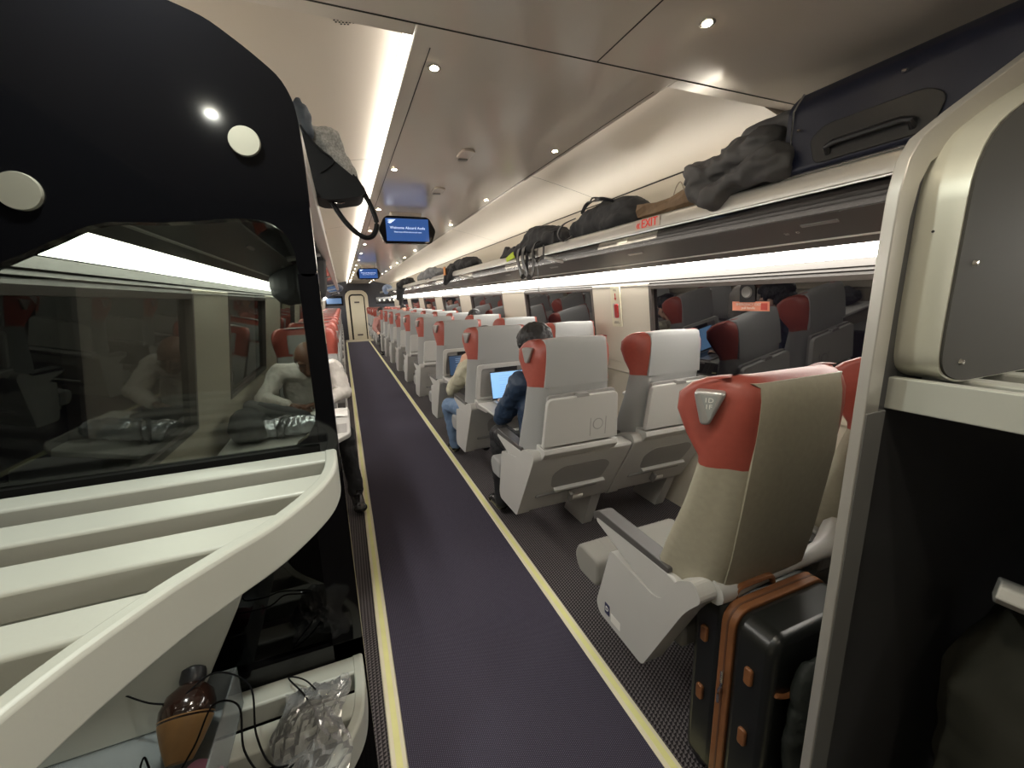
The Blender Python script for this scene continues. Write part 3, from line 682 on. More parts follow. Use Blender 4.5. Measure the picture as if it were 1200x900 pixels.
#--PART2--
# ================================================================== left partition with glass and the two shelves
YP = 0.90
t = thing('glass_partition', 'glossy black framed glass partition standing behind the left luggage shelves', 'partition', (0, YP, 0))
fr = MB(True)
top = [(-0.66, 1.36), (-0.60, 1.445), (-0.54, 1.492), (-0.48, 1.523), (-0.414, 1.556), (-0.38, 1.575), (-0.345, 1.588), (-0.256, 1.590), (-0.15, 1.602), (-0.110, 1.598), (-0.085, 1.580), (-0.073, 1.550), (-0.071, 1.50),
       (-0.038, 1.50), (-0.038, 1.70), (-0.039, 1.765), (-0.043, 1.802), (-0.060, 1.838), (-0.104, 1.873), (-0.158, 1.909), (-0.21, 1.925), (-0.32, 1.94), (-0.50, 1.95), (-0.66, 1.95)]
fr.prism(roundpoly(top, 0.02, 3), 'y', 0, 0.03)
fr.bb(-0.073, -0.038, 0, 0.03, 1.12, 1.505)
fr.bb(-0.100, -0.036, 0, 0.03, 0.0, 1.12).bb(-0.66, -0.036, 0, 0.03, 0.60, 0.68).bb(-0.66, -0.036, 0, 0.03, 0.0, 0.12)
# rounded lower corner of the upper opening
fr.prism([(-0.0735, 1.165), (-0.0735, 1.23), (-0.078, 1.205), (-0.092, 1.182), (-0.115, 1.167)], 'y', 0, 0.03)
fr.build('frame', BLACK, t, smooth=False)
MB().bb(-0.66, -0.0385, 0.0005, 0.0295, 1.10, 1.160).build('lower_bar', mat('bar_matte_black', (0.006, 0.006, 0.006), 0.7, spec=0.1), t, smooth=False)
MB().bb(-0.66, -0.045, 0.012, 0.018, 1.12, 1.66).build('glass_pane', GL_PART, t, smooth=False)
MB().bb(-0.66, -0.045, 0.012, 0.018, 0.08, 1.11).build('smoked_pane', GL_DARK, t, smooth=False)
BR = mat('brushed_disc', (0.62, 0.60, 0.50), 0.42, metal=0.8, bump=(900, 0.05))
for (x, z, r) in ((-0.128, 1.728, 0.0245), (-0.436, 1.628, 0.028)):
    MB().lathe([(0, -0.006), (r * .96, -0.006), (r, -0.003), (r, 0.001), (0, 0.001)], (x, 0, z), 36, 'y').build('round_cap', BR, t, angle=30)
def smooth_path(pts, n=5): return [tuple(v) for v in spline([(x, y, 0) for x, y in pts], n)]
def shelf(zt, outer, slats, label, h=0.066, sh=0.042):
    t = thing('luggage_shelf', label, 'shelf', (0, 0, 0), group='slatted luggage shelves on the left')
    P = spline([(x, y, 0) for x, y in outer], 5); n = len(P); rg = []
    L = []
    for i, p in enumerate(P):
        d = (P[min(i + 1, n - 1)] - P[max(i - 1, 0)]).normalized(); nn = Vector((d.y, -d.x, 0))   # towards the shelf (left)
        if nn.x > 0: nn = -nn
        L.append((p, nn))
        q = p + nn * 0.022
        rg.append([(p.x, p.y, zt - h), (p.x, p.y, zt - 0.004), (p.x + nn.x * .004, p.y + nn.y * .004, zt), (q.x, q.y, zt), (q.x, q.y, zt - h)])
    MB().loft(rg).build('curved_rail', PAINT, t, angle=30, bevel=0.003)
    def xr(y):
        best = min(L, key=lambda a: abs(a[0].y - y)); return best[0].x
    for (a, b) in slats:
        xa, xb = xr(a) - 0.012, xr(b) - 0.012
        MB().prism([(-0.655, a), (xa, a), (xb, b), (-0.655, b)], 'z', zt - sh, zt - 0.001).build('slat', PAINT, t, bevel=0.005, seg=3)
    return t
shelf(1.150, [(-0.043, 0.899), (-0.041, 0.80), (-0.060, 0.715), (-0.112, 0.615), (-0.165, 0.553), (-0.215, 0.49), (-0.27, 0.39), (-0.31, 0.25), (-0.33, 0.08), (-0.335, -0.2)],
      [(0.838, 0.898), (0.702, 0.771), (0.575, 0.643), (0.457, 0.513), (0.34, 0.395), (0.22, 0.28), (0.08, 0.15)], 'upper pale grey slatted luggage shelf with curved front rail, in front of the glass')
ls = shelf(0.640, [(-0.041, 0.899), (-0.038, 0.811), (-0.048, 0.735), (-0.086, 0.672), (-0.15, 0.60), (-0.215, 0.52), (-0.26, 0.42), (-0.30, 0.28), (-0.32, 0.05)],
      [(0.849, 0.898), (0.745, 0.800), (0.600, 0.662), (0.480, 0.540), (0.36, 0.42), (0.24, 0.30)], 'lower pale grey slatted luggage shelf under the curved one, holding a clear plastic box', sh=0.05)
t = thing('shelf_bracket', 'grey support plate between the two left luggage shelves', 'bracket', (0, 0.86, 0))
MB(True).prism([(-0.655, 1.085), (-0.16, 1.085), (-0.255, 0.86), (-0.345, 0.68), (-0.36, 0.645), (-0.655, 0.645)], 'y', 0, 0.02).build('plate', PAINT, t, bevel=0.004)
# clear box with its contents
t = thing('plastic_box', 'shallow clear plastic box at the left end of the lower shelf', 'box', (-0.44, 0.70, 0.641))
bx_ = MB(); W_, D_, H_ = 0.165, 0.165, 0.088
bx_.bb(-W_, W_, -D_, D_, 0, 0.003).bb(-W_, -W_ + .003, -D_, D_, 0, H_).bb(W_ - .003, W_, -D_, D_, 0, H_).bb(-W_, W_, -D_, -D_ + .003, 0, H_).bb(-W_, W_, D_ - .003, D_, 0, H_)
bx_.build('tub', GL_BOX, t, smooth=False)
BRN = mat('dark_brown_gloss', (0.022, 0.010, 0.007), 0.15, var=(30, 0.5), coat=0.5); TANW = mat('tan_wood', (0.30, 0.165, 0.06), 0.45, var=(25, 0.5))
t = thing('round_bottle', 'dark glossy round bottle with tan base and black cap lying in the clear box', 'bottle', (-0.345, 0.80, 0.705)); t.rotation_euler = (math.radians(-52), math.radians(-12), math.radians(-12)); t.scale = (1.08, 1.08, 1.08)
MB().lathe([(0.0, -0.02), (0.030, -0.018), (0.040, 0.0), (0.041, 0.018), (0.034, 0.038), (0.020, 0.050), (0.016, 0.054), (0, 0.054)], n=28).build('body', BRN, t)
MB().lathe([(0.0, -0.058), (0.018, -0.056), (0.028, -0.035), (0.0385, -0.006), (0.0405, 0.004), (0.0, 0.004)], n=28).build('base', TANW, t)
MB().lathe([(0.0, 0.052), (0.018, 0.052), (0.020, 0.058), (0.019, 0.074), (0.010, 0.080), (0, 0.080)], n=20).build('cap', BLKPL, t)
o = blob('pink_pouch', [('ell', (-0.315, 0.715, 0.668), (0.030, 0.020, 0.018), (0.3, 0.2, 0.5)), ('ell', (-0.29, 0.705, 0.664), (0.02, 0.02, 0.014))], 0.004, mat('pink_cloth', (0.36, 0.14, 0.20), 0.6), nz=(40, 0.004))
tag(o, 'small pink and maroon pouch beside the dark bottle in the clear box', 'pouch')
WB = mat('cable_black', (0.006, 0.006, 0.007), 0.8, spec=0.1)
pts = [(-0.45, 0.862, 0.742), (-0.40, 0.83, 0.735), (-0.35, 0.80, 0.752), (-0.30, 0.83, 0.760), (-0.24, 0.80, 0.735), (-0.22, 0.72, 0.70), (-0.19, 0.68, 0.665), (-0.14, 0.69, 0.66), (-0.115, 0.76, 0.665), (-0.15, 0.84, 0.662), (-0.19, 0.87, 0.660), (-0.15, 0.80, 0.664), (-0.125, 0.73, 0.66), (-0.16, 0.675, 0.662), (-0.20, 0.665, 0.668), (-0.235, 0.70, 0.70), (-0.25, 0.76, 0.735), (-0.29, 0.77, 0.745), (-0.31, 0.72, 0.72), (-0.34, 0.68, 0.70), (-0.37, 0.72, 0.70), (-0.39, 0.75, 0.705), (-0.38, 0.70, 0.70), (-0.34, 0.66, 0.69)]
o = MB().tube(spline(pts, 8), 0.0017, 6).build('cable', WB); tag(o, 'thin black cable looping out of the clear box over the slats', 'cable')
# crumpled clear film bag: wrinkled sheet
bmm = MB(); nx, ny = 26, 22
for i in range(nx):
    for j in range(ny):
        u, v = i / (nx - 1), j / (ny - 1); x = -0.20 + 0.125 * u + 0.01 * math.sin(v * 9); y = 0.64 + 0.20 * v
        z = 0.650 + 0.028 * math.sin(PI * u) * math.sin(PI * v) + 0.010 * noise.noise(Vector((x * 60, y * 60, 0))) + 0.006 * abs(noise.noise(Vector((x * 170, y * 140, 3))))
        bmm.v.append((x, y, max(z, 0.6415)))
for i in range(nx - 1):
    for j in range(ny - 1): bmm.f.append((i * ny + j, (i + 1) * ny + j, (i + 1) * ny + j + 1, i * ny + j + 1))
o = bmm.build('clear_plastic_bag', GL_BAG, smooth=False); tag(o, 'crumpled clear plastic bag on the aisle end of the lower shelf', 'plastic bag')
sd_ = o.modifiers.new('thick', 'SOLIDIFY'); sd_.thickness = 0.0008

# ================================================================== right partition frame, bin and shelf bay
t = thing('partition_post', 'tall pale metal partition post curving up to the right at the near luggage bay', 'post', (0, 0.43, 0))
ow = [(0.870, 0.0), (0.870, 1.50), (0.872, 1.60), (0.884, 1.655), (0.912, 1.692), (1.00, 1.745), (1.237, 1.878), (1.60, 2.09)]
iw = [(1.62, 2.045), (1.262, 1.828), (1.03, 1.70), (0.948, 1.655), (0.926, 1.62), (0.914, 1.56), (0.912, 1.45), (0.912, 0.0)]
MB(True).prism(ow + iw, 'y', 0.0, 0.0195).build('post_frame', ALU, t, bevel=0.004)
MB(True).prism([(0.912, 0.0), (0.912, 1.45), (0.914, 1.56), (0.926, 1.62), (0.948, 1.655), (1.03, 1.70), (1.262, 1.828), (1.62, 2.045), (2.02, 2.06), (2.02, 0.0)], 'y', 0.008, 0.018).build('panel', CHARC, t, smooth=False)
MB().bb(0.8735, 0.934, -0.0015, 0.012, 0.0, 1.222).build('post_front_shade', mat('painted_shade_grey', (0.16, 0.16, 0.155), 0.45), t, bevel=0.002)  # shade on the post's front face, painted as a darker grey plate
t = thing('metal_locker', 'rounded brushed metal locker above the near right shelf with dark end cap', 'locker', (0, 0, 0))
pr = roundpoly([(0.944, 1.675), (1.16, 1.795), (1.75, 2.02), (1.95, 1.90), (1.95, 1.275), (1.02, 1.275), (0.95, 1.30), (0.944, 1.38)], [0.09, 0.2, 0.05, 0.05, 0.02, 0.06, 0.06, 0.05], 6)
MB(True).prism(pr, 'y', 0.375, 0.455).build('wrap', mat('brushed_metal_warm', (0.66, 0.65, 0.55), 0.34, metal=0.35, bump=(250, 0.03)), t)
pr2 = [((x - 1.4) * 0.992 + 1.4, (z - 1.6) * 0.99 + 1.6) for x, z in pr]
MB(True).prism(pr2, 'y', 0.371, 0.376).build('end_cap', mat('end_cap_dark', (0.06, 0.058, 0.052), 0.75, spec=0.2), t, smooth=False)
for (x, z) in ((0.975, 1.485), (0.995, 1.315)):
    MB().lathe([(0, -0.006), (0.004, -0.005), (0.006, 0), (0, 0)], (x + 0.02, 0.371, z), 12, 'y').build('screw', CHROME, t)
MB().lathe([(0, 0.0), (0.0022, 0.0), (0.0022, 0.001), (0, 0.001)], (0.9432, 0.41, 1.54), 10, 'x').build('rivet', BLKPL, t)
t = thing('bay_shelf', 'pale slatted shelf in the near right luggage bay under the metal locker', 'shelf', (0, 0, 0))
MB().bb(0.945, 0.967, -0.7, 0.452, 1.222, 1.283).build('front_rail', PAINT, t, bevel=0.002)
for x in (1.06, 1.20, 1.34, 1.48, 1.62, 1.76): MB().bb(x, x + 0.05, -0.7, 0.452, 1.245, 1.275).build('slat', PAINT, t, bevel=0.004)
MB().bb(0.967, 1.9, -0.7, 0.452, 1.224, 1.229).build('light_block_sheet', BLKPL, t, smooth=False)  # sheet added to stop light falling through the slats in stripes
MB().bb(0.96, 1.9, 0.40, 0.452, 1.235, 1.262).build('cross_bar', BLKPL, t, bevel=0.002)
struct(MB().bb(1.92, 1.94, -1.6, 0.45, 0, 2.13), 'wall_bay', CHARC, smooth=False)
struct(MB().bb(0.92, 1.92, -1.6, 0.45, 0.0, 0.012), 'floor_bay', mat('bay_floor', (0.02, 0.02, 0.021), 0.55), smooth=False)
struct(MB().bb(1.30, 1.306, -0.3, 0.45, 0.012, 0.0135), 'trim_9', TRIM, smooth=False)
o = blob('duffel_bag', [('ell', (1.33, 0.22, 0.44), (0.19, 0.18, 0.395)), ('box', (1.35, 0.20, 0.30), (0.34, 0.30, 0.55))], 0.012, mat('dark_olive_cloth', (0.035, 0.034, 0.024), 0.7, bump=(40, 0.3)), sm=6, nz=(6, 0.02), flatten=0.013)
tag(o, 'dark olive duffel bag standing in the near right luggage bay', 'bag')
t = thing('shopping_bag', 'white and red paper bag corner on top of the dark duffel', 'bag', (1.195, 0.29, 0.838)); t.scale = (0.5, 0.5, 0.6); t.rotation_euler = (0.1, 0.25, 0.3)
MB().prism([(-0.10, -0.02), (-0.09, 0.02), (-0.05, 0.035), (0.10, 0.02), (0.10, -0.05), (-0.05, -0.045)], 'y', -0.05, 0.05).build('paper', WHITE, t, bevel=0.006)
MB().prism([(-0.04, 0.0), (-0.03, 0.025), (0.09, 0.012), (0.09, -0.02)], 'y', -0.053, -0.048).build('red_print', mat('print_red', (0.45, 0.03, 0.04), 0.5), t, smooth=False)

# ================================================================== luggage in the right-hand rack
CLB = mat('cloth_black', (0.018, 0.019, 0.022), 0.75, bump=(200, 0.3)); CLG = mat('cloth_grey', (0.070, 0.068, 0.070), 0.6, bump=(220, 0.2)); NAVY = mat('case_navy', (0.006, 0.009, 0.028), 0.42, bump=(260, 0.1))
t = thing('navy_suitcase', 'large navy blue suitcase at the near end of the right luggage rack', 'suitcase', (0, 0, 0))
MB(True).prism(roundpoly([(1.395, 1.812), (1.395, 2.015), (1.46, 2.07), (1.73, 2.07), (1.76, 1.99), (1.80, 1.80), (1.44, 1.812)], 0.03), 'y', 0.48, 1.02).build('shell', NAVY, t, bevel=0.03, seg=4)
MB().tube([(1.392, 0.68, 1.845), (1.378, 0.68, 1.862), (1.374, 0.70, 1.868), (1.374, 0.86, 1.868), (1.378, 0.88, 1.862), (1.392, 0.88, 1.845)], 0.009, 8).build('handle', BLKPL, t)
MB().prism(roundpoly([(0.64, 1.826), (0.92, 1.826), (0.94, 1.90), (0.90, 1.93), (0.66, 1.93), (0.62, 1.90)], 0.02), 'x', 1.389, 1.396).build('handle_panel', BLKPL, t, bevel=0.002)
for (y, z) in ((0.98, 1.94), (0.72, 1.99)): MB().tube([(1.389, y, z), (1.385, y - 0.012, z - 0.004)], 0.004, 6).build('zip_pull', CHROME, t)
MB().tube([(1.392, 1.00, 1.83), (1.390, 1.00, 2.0), (1.43, 1.0, 2.055)], 0.003, 6).build('piping', SILV, t)
def jacket(name, prims, m, label, cat, vox=0.008, nz=(14, 0.016), nz2=(38, 0.006), sm=3, flat=None):
    o = blob(name, prims, vox, m, None, sm=sm, nz=nz, nz2=nz2, flatten=flat); tag(o, label, cat); return o
jacket('folded_jacket', [('ell', (1.55, 1.20, 1.90), (0.17, 0.19, 0.11)), ('ell', (1.46, 1.32, 1.86), (0.08, 0.13, 0.07), (0.3, 0, 0)), ('cap', (1.42, 1.12, 1.94), (1.40, 1.36, 1.90), 0.05, 0.045), ('cap', (1.40, 1.38, 1.90), (1.385, 1.30, 1.82), 0.045, 0.04), ('cap', (1.385, 1.05, 1.87), (1.365, 1.27, 1.82), 0.05, 0.035), ('box', (1.60, 1.12, 1.93), (0.3, 0.18, 0.16))], CLG,
       'crumpled dark grey jacket stuffed against the navy suitcase in the right rack', 'jacket', nz=(7, 0.028, (1, .6, 1.3), 1), nz2=(18, 0.012, (1, .6, 1.4), 1), sm=6)
t = thing('paper_bag', 'crumpled brown paper bag lying behind the EXIT sticker in the rack', 'bag', (0, 0, 0))
KRAFT = mat('kraft_brown', (0.17, 0.105, 0.055), 0.65, bump=(50, 0.5), var=(18, 0.3))
bmm = []
rings_ = []
for k, (y, hw, hh, zc) in enumerate([(1.36, .07, .045, 1.852), (1.45, .075, .040, 1.848), (1.55, .07, .030, 1.840), (1.62, .065, .030, 1.838), (1.70, .06, .034, 1.842), (1.76, .055, .040, 1.848)]):
    rg = []
    for j in range(12):
        a = 2 * PI * j / 12; r_ = 1 + 0.45 * noise.noise(Vector((k * 1.7, j * 1.3, 0)))
        rg.append((1.455 + hw * math.copysign(abs(math.cos(a)) ** .6, math.cos(a)) * r_, y, zc + hh * math.copysign(abs(math.sin(a)) ** .6, math.sin(a)) * r_))
    rings_.append(rg)
MB().loft(rings_).build('paper', KRAFT, t, smooth=False)
MB().tube(spline([(1.40, 1.52, 1.87), (1.395, 1.50, 1.90), (1.395, 1.48, 1.915), (1.395, 1.465, 1.90), (1.40, 1.46, 1.875)], 5), 0.0025, 6).build('string_handle', mat('string', (0.4, 0.33, 0.25), 0.7), t)
def strap(mb, pts, wd=0.02, th=0.003):
    P = spline(pts, 6); n = len(P); rg = []
    for i, p in enumerate(P):
        d = (P[min(i + 1, n - 1)] - P[max(i - 1, 0)]).normalized(); a = Vector((0, 1, 0)); a = (a - d * a.dot(d))
        if a.length < 0.05: a = Vector((1, 0, 0)) - d * d.x
        a.normalize(); b = d.cross(a).normalized()
        rg.append([p + a * wd / 2 + b * th, p - a * wd / 2 + b * th, p - a * wd / 2 - b * th, p + a * wd / 2 - b * th])
    return mb.loft(rg)
t = thing('black_backpack', 'bulging black backpack lying next to the brown paper bag in the rack', 'backpack', (0, 0, 0))
blob('bag_body', [('ell', (1.54, 2.17, 1.87), (0.15, 0.34, 0.125)), ('ell', (1.47, 2.00, 1.84), (0.09, 0.18, 0.07)), ('box', (1.56, 2.2, 1.84), (0.24, 0.5, 0.14)), ('ell', (1.50, 2.36, 1.86), (0.10, 0.16, 0.09))], 0.010, CLB, t, sm=4, nz=(8, 0.018), nz2=(25, 0.006))
strap(MB(), [(1.44, 2.02, 1.955), (1.41, 2.1, 1.98), (1.42, 2.25, 1.985), (1.45, 2.36, 1.95)], 0.022).build('strap', BLKPL, t)
strap(MB(), [(1.43, 2.40, 1.93), (1.37, 2.45, 1.90), (1.355, 2.50, 1.85), (1.37, 2.46, 1.80), (1.40, 2.40, 1.82)], 0.018).build('strap', BLKPL, t)
MB().tube(spline([(1.43, 2.24, 1.985), (1.42, 2.20, 2.005), (1.43, 2.16, 2.0)], 4), 0.005, 6).build('grab_loop', BLKPL, t)
t = thing('strapped_backpack', 'black backpack with dangling straps and neon yellow tab over the rack rail', 'backpack', (0, 0, 0))
blob('bag_body', [('ell', (1.52, 2.98, 1.88), (0.14, 0.34, 0.11), (0.12, 0, 0)), ('ell', (1.45, 3.10, 1.83), (0.09, 0.22, 0.08)), ('box', (1.54, 2.95, 1.84), (0.22, 0.5, 0.14)), ('ell', (1.40, 3.22, 1.82), (0.05, 0.12, 0.06))], 0.010, CLB, t, sm=4, nz=(9, 0.016), nz2=(28, 0.006))
for k, (y0, z1, y1) in enumerate(((3.05, 1.60, 3.0), (3.15, 1.61, 3.12), (2.86, 1.70, 2.84))):
    strap(MB(), [(1.43, y0, 1.86), (1.36, y0, 1.83), (1.34, y0, 1.75), (1.35, (y0 + y1) / 2, (1.75 + z1) / 2), (1.355, y1 - .02, z1), (1.36, y1 - .09, z1 + .03), (1.36, y1 - .11, 1.72), (1.37, y0 - .12, 1.81)], 0.045 if k < 2 else 0.02).build('strap', BLKPL, t)
strap(MB(), [(1.365, 2.83, 1.80), (1.36, 2.82, 1.66), (1.365, 2.82, 1.45)], 0.008, 0.001).build('thin_strap', BLKPL, t)
MB().prism([(3.25, 1.77), (3.42, 1.75), (3.44, 1.785), (3.28, 1.82)], 'x', 1.352, 1.362).build('neon_tab', mat('neon_yellow', (0.55, 0.75, 0.02), 0.5), t, bevel=0.003)
MB().prism([(3.30, 1.79), (3.66, 1.80), (3.58, 1.83), (3.50, 1.89), (3.44, 1.85), (3.30, 1.87)], 'x', 1.37, 1.42).build('side_flap', CLB, t, bevel=0.01)
t = thing('dark_shoulder_bag', 'dark bag with orange tag hanging over the rack rail, mid car', 'bag', (0, 0, 0))
blob('bag_body', [('ell', (1.50, 5.2, 1.86), (0.13, 0.50, 0.09)), ('ell', (1.42, 5.6, 1.82), (0.07, 0.22, 0.09)), ('cap', (1.38, 5.65, 1.80), (1.36, 5.75, 1.68), 0.06, 0.04), ('cap', (1.37, 5.5, 1.76), (1.35, 5.55, 1.70), 0.05, 0.03)], 0.014, CLB, t, sm=3, nz=(7, 0.03), nz2=(20, 0.01))
MB().prism([(5.60, 1.77), (5.72, 1.77), (5.70, 1.88), (5.62, 1.88)], 'x', 1.325, 1.335).build('orange_tag', mat('tag_orange', (0.75, 0.28, 0.05), 0.5), t, bevel=0.003)
jacket('grey_duffel', [('ell', (1.52, 7.4, 1.87), (0.14, 0.9, 0.10)), ('ell', (1.45, 6.9, 1.86), (0.10, 0.3, 0.09)), ('ell', (1.48, 8.1, 1.86), (0.1, 0.3, 0.1))], mat('cloth_mid_grey', (0.19, 0.20, 0.215), 0.6, var=(12, 0.7)), 'mottled grey duffel with white patches in the rack beyond the orange-tagged bag', 'bag', vox=0.02, nz=(5, 0.04), nz2=(14, 0.02))
jacket('hanging_coat', [('cap', (1.43, 10.3, 1.86), (1.36, 10.5, 1.80), 0.11, 0.10), ('cap', (1.36, 10.5, 1.80), (1.33, 10.5, 1.52), 0.10, 0.075), ('cap', (1.33, 10.45, 1.5), (1.33, 10.45, 1.36), 0.06, 0.03), ('ell', (1.48, 9.8, 1.87), (0.12, 0.28, 0.09))], CLB, 'black coat hanging down over the far part of the right rack rail', 'coat', vox=0.016, nz=(7, 0.035), nz2=(20, 0.01))
jacket('blue_white_bag', [('ell', (1.45, 14.6, 1.87), (0.16, 0.5, 0.12)), ('ell', (1.35, 14.2, 1.80), (0.10, 0.2, 0.12))], mat('cloth_blue_white', (0.22, 0.30, 0.48), 0.5, var=(9, 0.95)), 'blue and white bag at the far end of the right rack', 'bag', vox=0.02, nz=(5, 0.03), nz2=None)
# left rack
LEA = mat('leather_black', (0.007, 0.007, 0.008), 0.6, spec=0.15, bump=(90, 0.15)); PLAID = mat('plaid_wool', (0.26, 0.25, 0.235), 0.85, var=(22, 0.85), bump=(160, 0.5))
t = thing('leather_tote', 'black leather tote bag tipping over the left rack rail with looping strap', 'bag', (0, 0, 0))
tb = [(-0.070, 1.950), (-0.045, 1.935), (0.02, 1.875), (0.088, 1.820), (0.108, 1.795), (0.092, 1.775), (0.02, 1.762), (-0.03, 1.760), (-0.075, 1.80), (-0.12, 1.87)]
MB(True).prism(roundpoly(tb, 0.02), 'y', 1.46, 1.60).build('bag_body', LEA, t, bevel=0.022, seg=4)
strap(MB(), [(0.075, 1.50, 1.845), (0.098, 1.50, 1.80), (0.122, 1.50, 1.745), (0.132, 1.50, 1.70), (0.118, 1.50, 1.665), (0.085, 1.50, 1.662), (0.04, 1.50, 1.70), (0.0, 1.50, 1.765)], 0.026, 0.002).tube(spline([(0.078, 1.50, 1.84), (0.100, 1.50, 1.80), (0.124, 1.50, 1.745), (0.134, 1.50, 1.70), (0.118, 1.50, 1.663), (0.085, 1.50, 1.660), (0.04, 1.50, 1.70), (0.0, 1.50, 1.765)], 6), 0.008, 8).build('strap', LEA, t)
strap(MB(), [(-0.06, 1.465, 1.96), (-0.02, 1.462, 1.905), (0.02, 1.46, 1.87), (-0.02, 1.46, 1.835)], 0.014, 0.002).build('trim_strap', LEA, t)
MB().tube([(0.0, 1.50, 1.763), (0.02, 1.48, 1.756), (0.04, 1.50, 1.763)], 0.003, 6).build('ring', CHROME, t)
jacket('plaid_scarf', [('cap', (-0.04, 1.55, 1.965), (0.02, 1.55, 1.965), 0.030, 0.030), ('cap', (-0.02, 1.55, 1.955), (0.055, 1.55, 1.87), 0.040, 0.028), ('cap', (0.03, 1.55, 1.955), (0.085, 1.55, 1.835), 0.022, 0.012)], PLAID, 'white and charcoal plaid wool scarf bunched over the black leather tote', 'scarf', vox=0.006, nz=(20, 0.008), nz2=(55, 0.003))
jacket('dark_blue_jacket', [('ell', (-0.085, 1.62, 1.93), (0.055, 0.12, 0.12)), ('cap', (-0.06, 1.5, 2.03), (-0.05, 1.5, 1.95), 0.025, 0.02)], mat('cloth_slate', (0.035, 0.045, 0.06), 0.6), 'slate blue jacket pushed behind the black tote on the left rack', 'jacket', vox=0.006, nz=(15, 0.015), nz2=(40, 0.006))
jacket('pink_jacket', [('ell', (-0.24, 4.9, 1.84), (0.14, 0.42, 0.09)), ('ell', (-0.18, 4.6, 1.82), (0.10, 0.25, 0.07))], mat('cloth_pink', (0.62, 0.22, 0.20), 0.6), 'salmon pink jacket lying on the left rack', 'jacket', vox=0.014, nz=(8, 0.03), nz2=(24, 0.01))
jacket('grey_backpack', [('ell', (-0.16, 12.0, 1.86), (0.16, 0.4, 0.11)), ('ell', (-0.02, 11.7, 1.80), (0.08, 0.2, 0.09))], mat('cloth_blue_grey', (0.12, 0.14, 0.20), 0.6), 'blue grey backpack far down the left rack', 'backpack', vox=0.02, nz=(6, 0.03), nz2=None)

# ================================================================== black case with tan trim and rucksack behind the near seat
t = thing('black_case', 'black hard suitcase with tan leather trim standing behind the nearest seat', 'suitcase', (0, 0, 0))
CASE = mat('case_black', (0.010, 0.011, 0.010), 0.30); TAN = mat('tan_leather', (0.20, 0.078, 0.028), 0.45, var=(30, 0.25))
X0, X1, YB, ZT = 0.862, 1.222, 0.655, 0.632
MB().prism(rrect(X1 - X0, ZT - 0.03, 0.05, 6, ((X0 + X1) / 2, (ZT + 0.03) / 2)), 'y', YB + 0.014, YB + 0.115).build('rear_shell', CASE, t, bevel=0.022, seg=4)
MB().prism(rrect(X1 - X0, ZT - 0.03, 0.05, 6, ((X0 + X1) / 2, (ZT + 0.03) / 2)), 'y', YB - 0.125, YB - 0.014).build('front_shell', CASE, t, bevel=0.022, seg=4)
MB().prism(rrect(X1 - X0 + .006, ZT - 0.024, 0.052, 6, ((X0 + X1) / 2, (ZT + 0.03) / 2)), 'y', YB - 0.020, YB + 0.020).build('tan_band', TAN, t, bevel=0.003)
MB().prism(rrect(X1 - X0 + .008, ZT - 0.022, 0.053, 6, ((X0 + X1) / 2, (ZT + 0.03) / 2)), 'y', YB - 0.0025, YB + 0.0025).build('zip', mat('zip_brown', (0.10, 0.04, 0.02), 0.5), t)
MB().tube(spline([(X0 + .05, YB + .03, ZT), (X0 + .06, YB + .03, ZT + .022), (X0 + .10, YB + .03, ZT + .026), (X0 + .16, YB + .03, ZT + .026), (X0 + .19, YB + .03, ZT + .022), (X0 + .20, YB + .03, ZT)], 4), 0.011, 8, flat=0.7).build('handle', TAN, t)
for (y, z) in ((YB + .07, .50), (YB + .07, .30), (YB - .07, .49), (YB - .07, .30)): MB().prism(rrect(0.022, 0.05, 0.008, c=(y, z)), 'x', X0 - 0.008, X0 + 0.004).build('foot_stud', TAN, t, bevel=0.003)
MB().tube(spline([(X0 + .02, YB - .127, .48), (X0 + .06, YB - .130, .465), (X0 + .12, YB - .130, .47)], 4), 0.006, 6).build('corner_trim', TAN, t)
MB().tube(spline([(X0 - .008, YB, .44), (X0 - .014, YB - .005, .40), (X0 - .010, YB + .004, .37), (X0 - .014, YB, .34)], 4), 0.004, 6).build('lock_charm', CHROME, t)
for (x, y) in ((X0 + .04, YB - .08), (X1 - .04, YB - .08), (X0 + .04, YB + .08), (X1 - .04, YB + .08)):
    MB().lathe([(0, -0.012), (0.018, -0.012), (0.020, -0.008), (0.020, 0.008), (0.018, 0.012), (0, 0.012)], (x, y, 0.020), 16, 'x').build('wheel', BLKPL, t)
t = thing('dark_rucksack', 'dark green-black rucksack leaning on the tan-trimmed case by the post', 'backpack', (0, 0, 0))
blob('bag_body', [('ell', (0.985, 0.500, 0.36), (0.085, 0.034, 0.22)), ('ell', (1.00, 0.498, 0.21), (0.10, 0.034, 0.20)), ('ell', (0.96, 0.502, 0.49), (0.055, 0.026, 0.08))], 0.007, mat('cloth_dark_green', (0.012, 0.015, 0.012), 0.7, bump=(160, 0.3)), t, sm=3, nz=(12, 0.008), nz2=(40, 0.003), flatten=0.002)
MB().tube([(0.935, 0.478, 0.50), (0.928, 0.472, 0.47), (0.932, 0.472, 0.45)], 0.005, 6).build('zip_pull', CHROME, t)

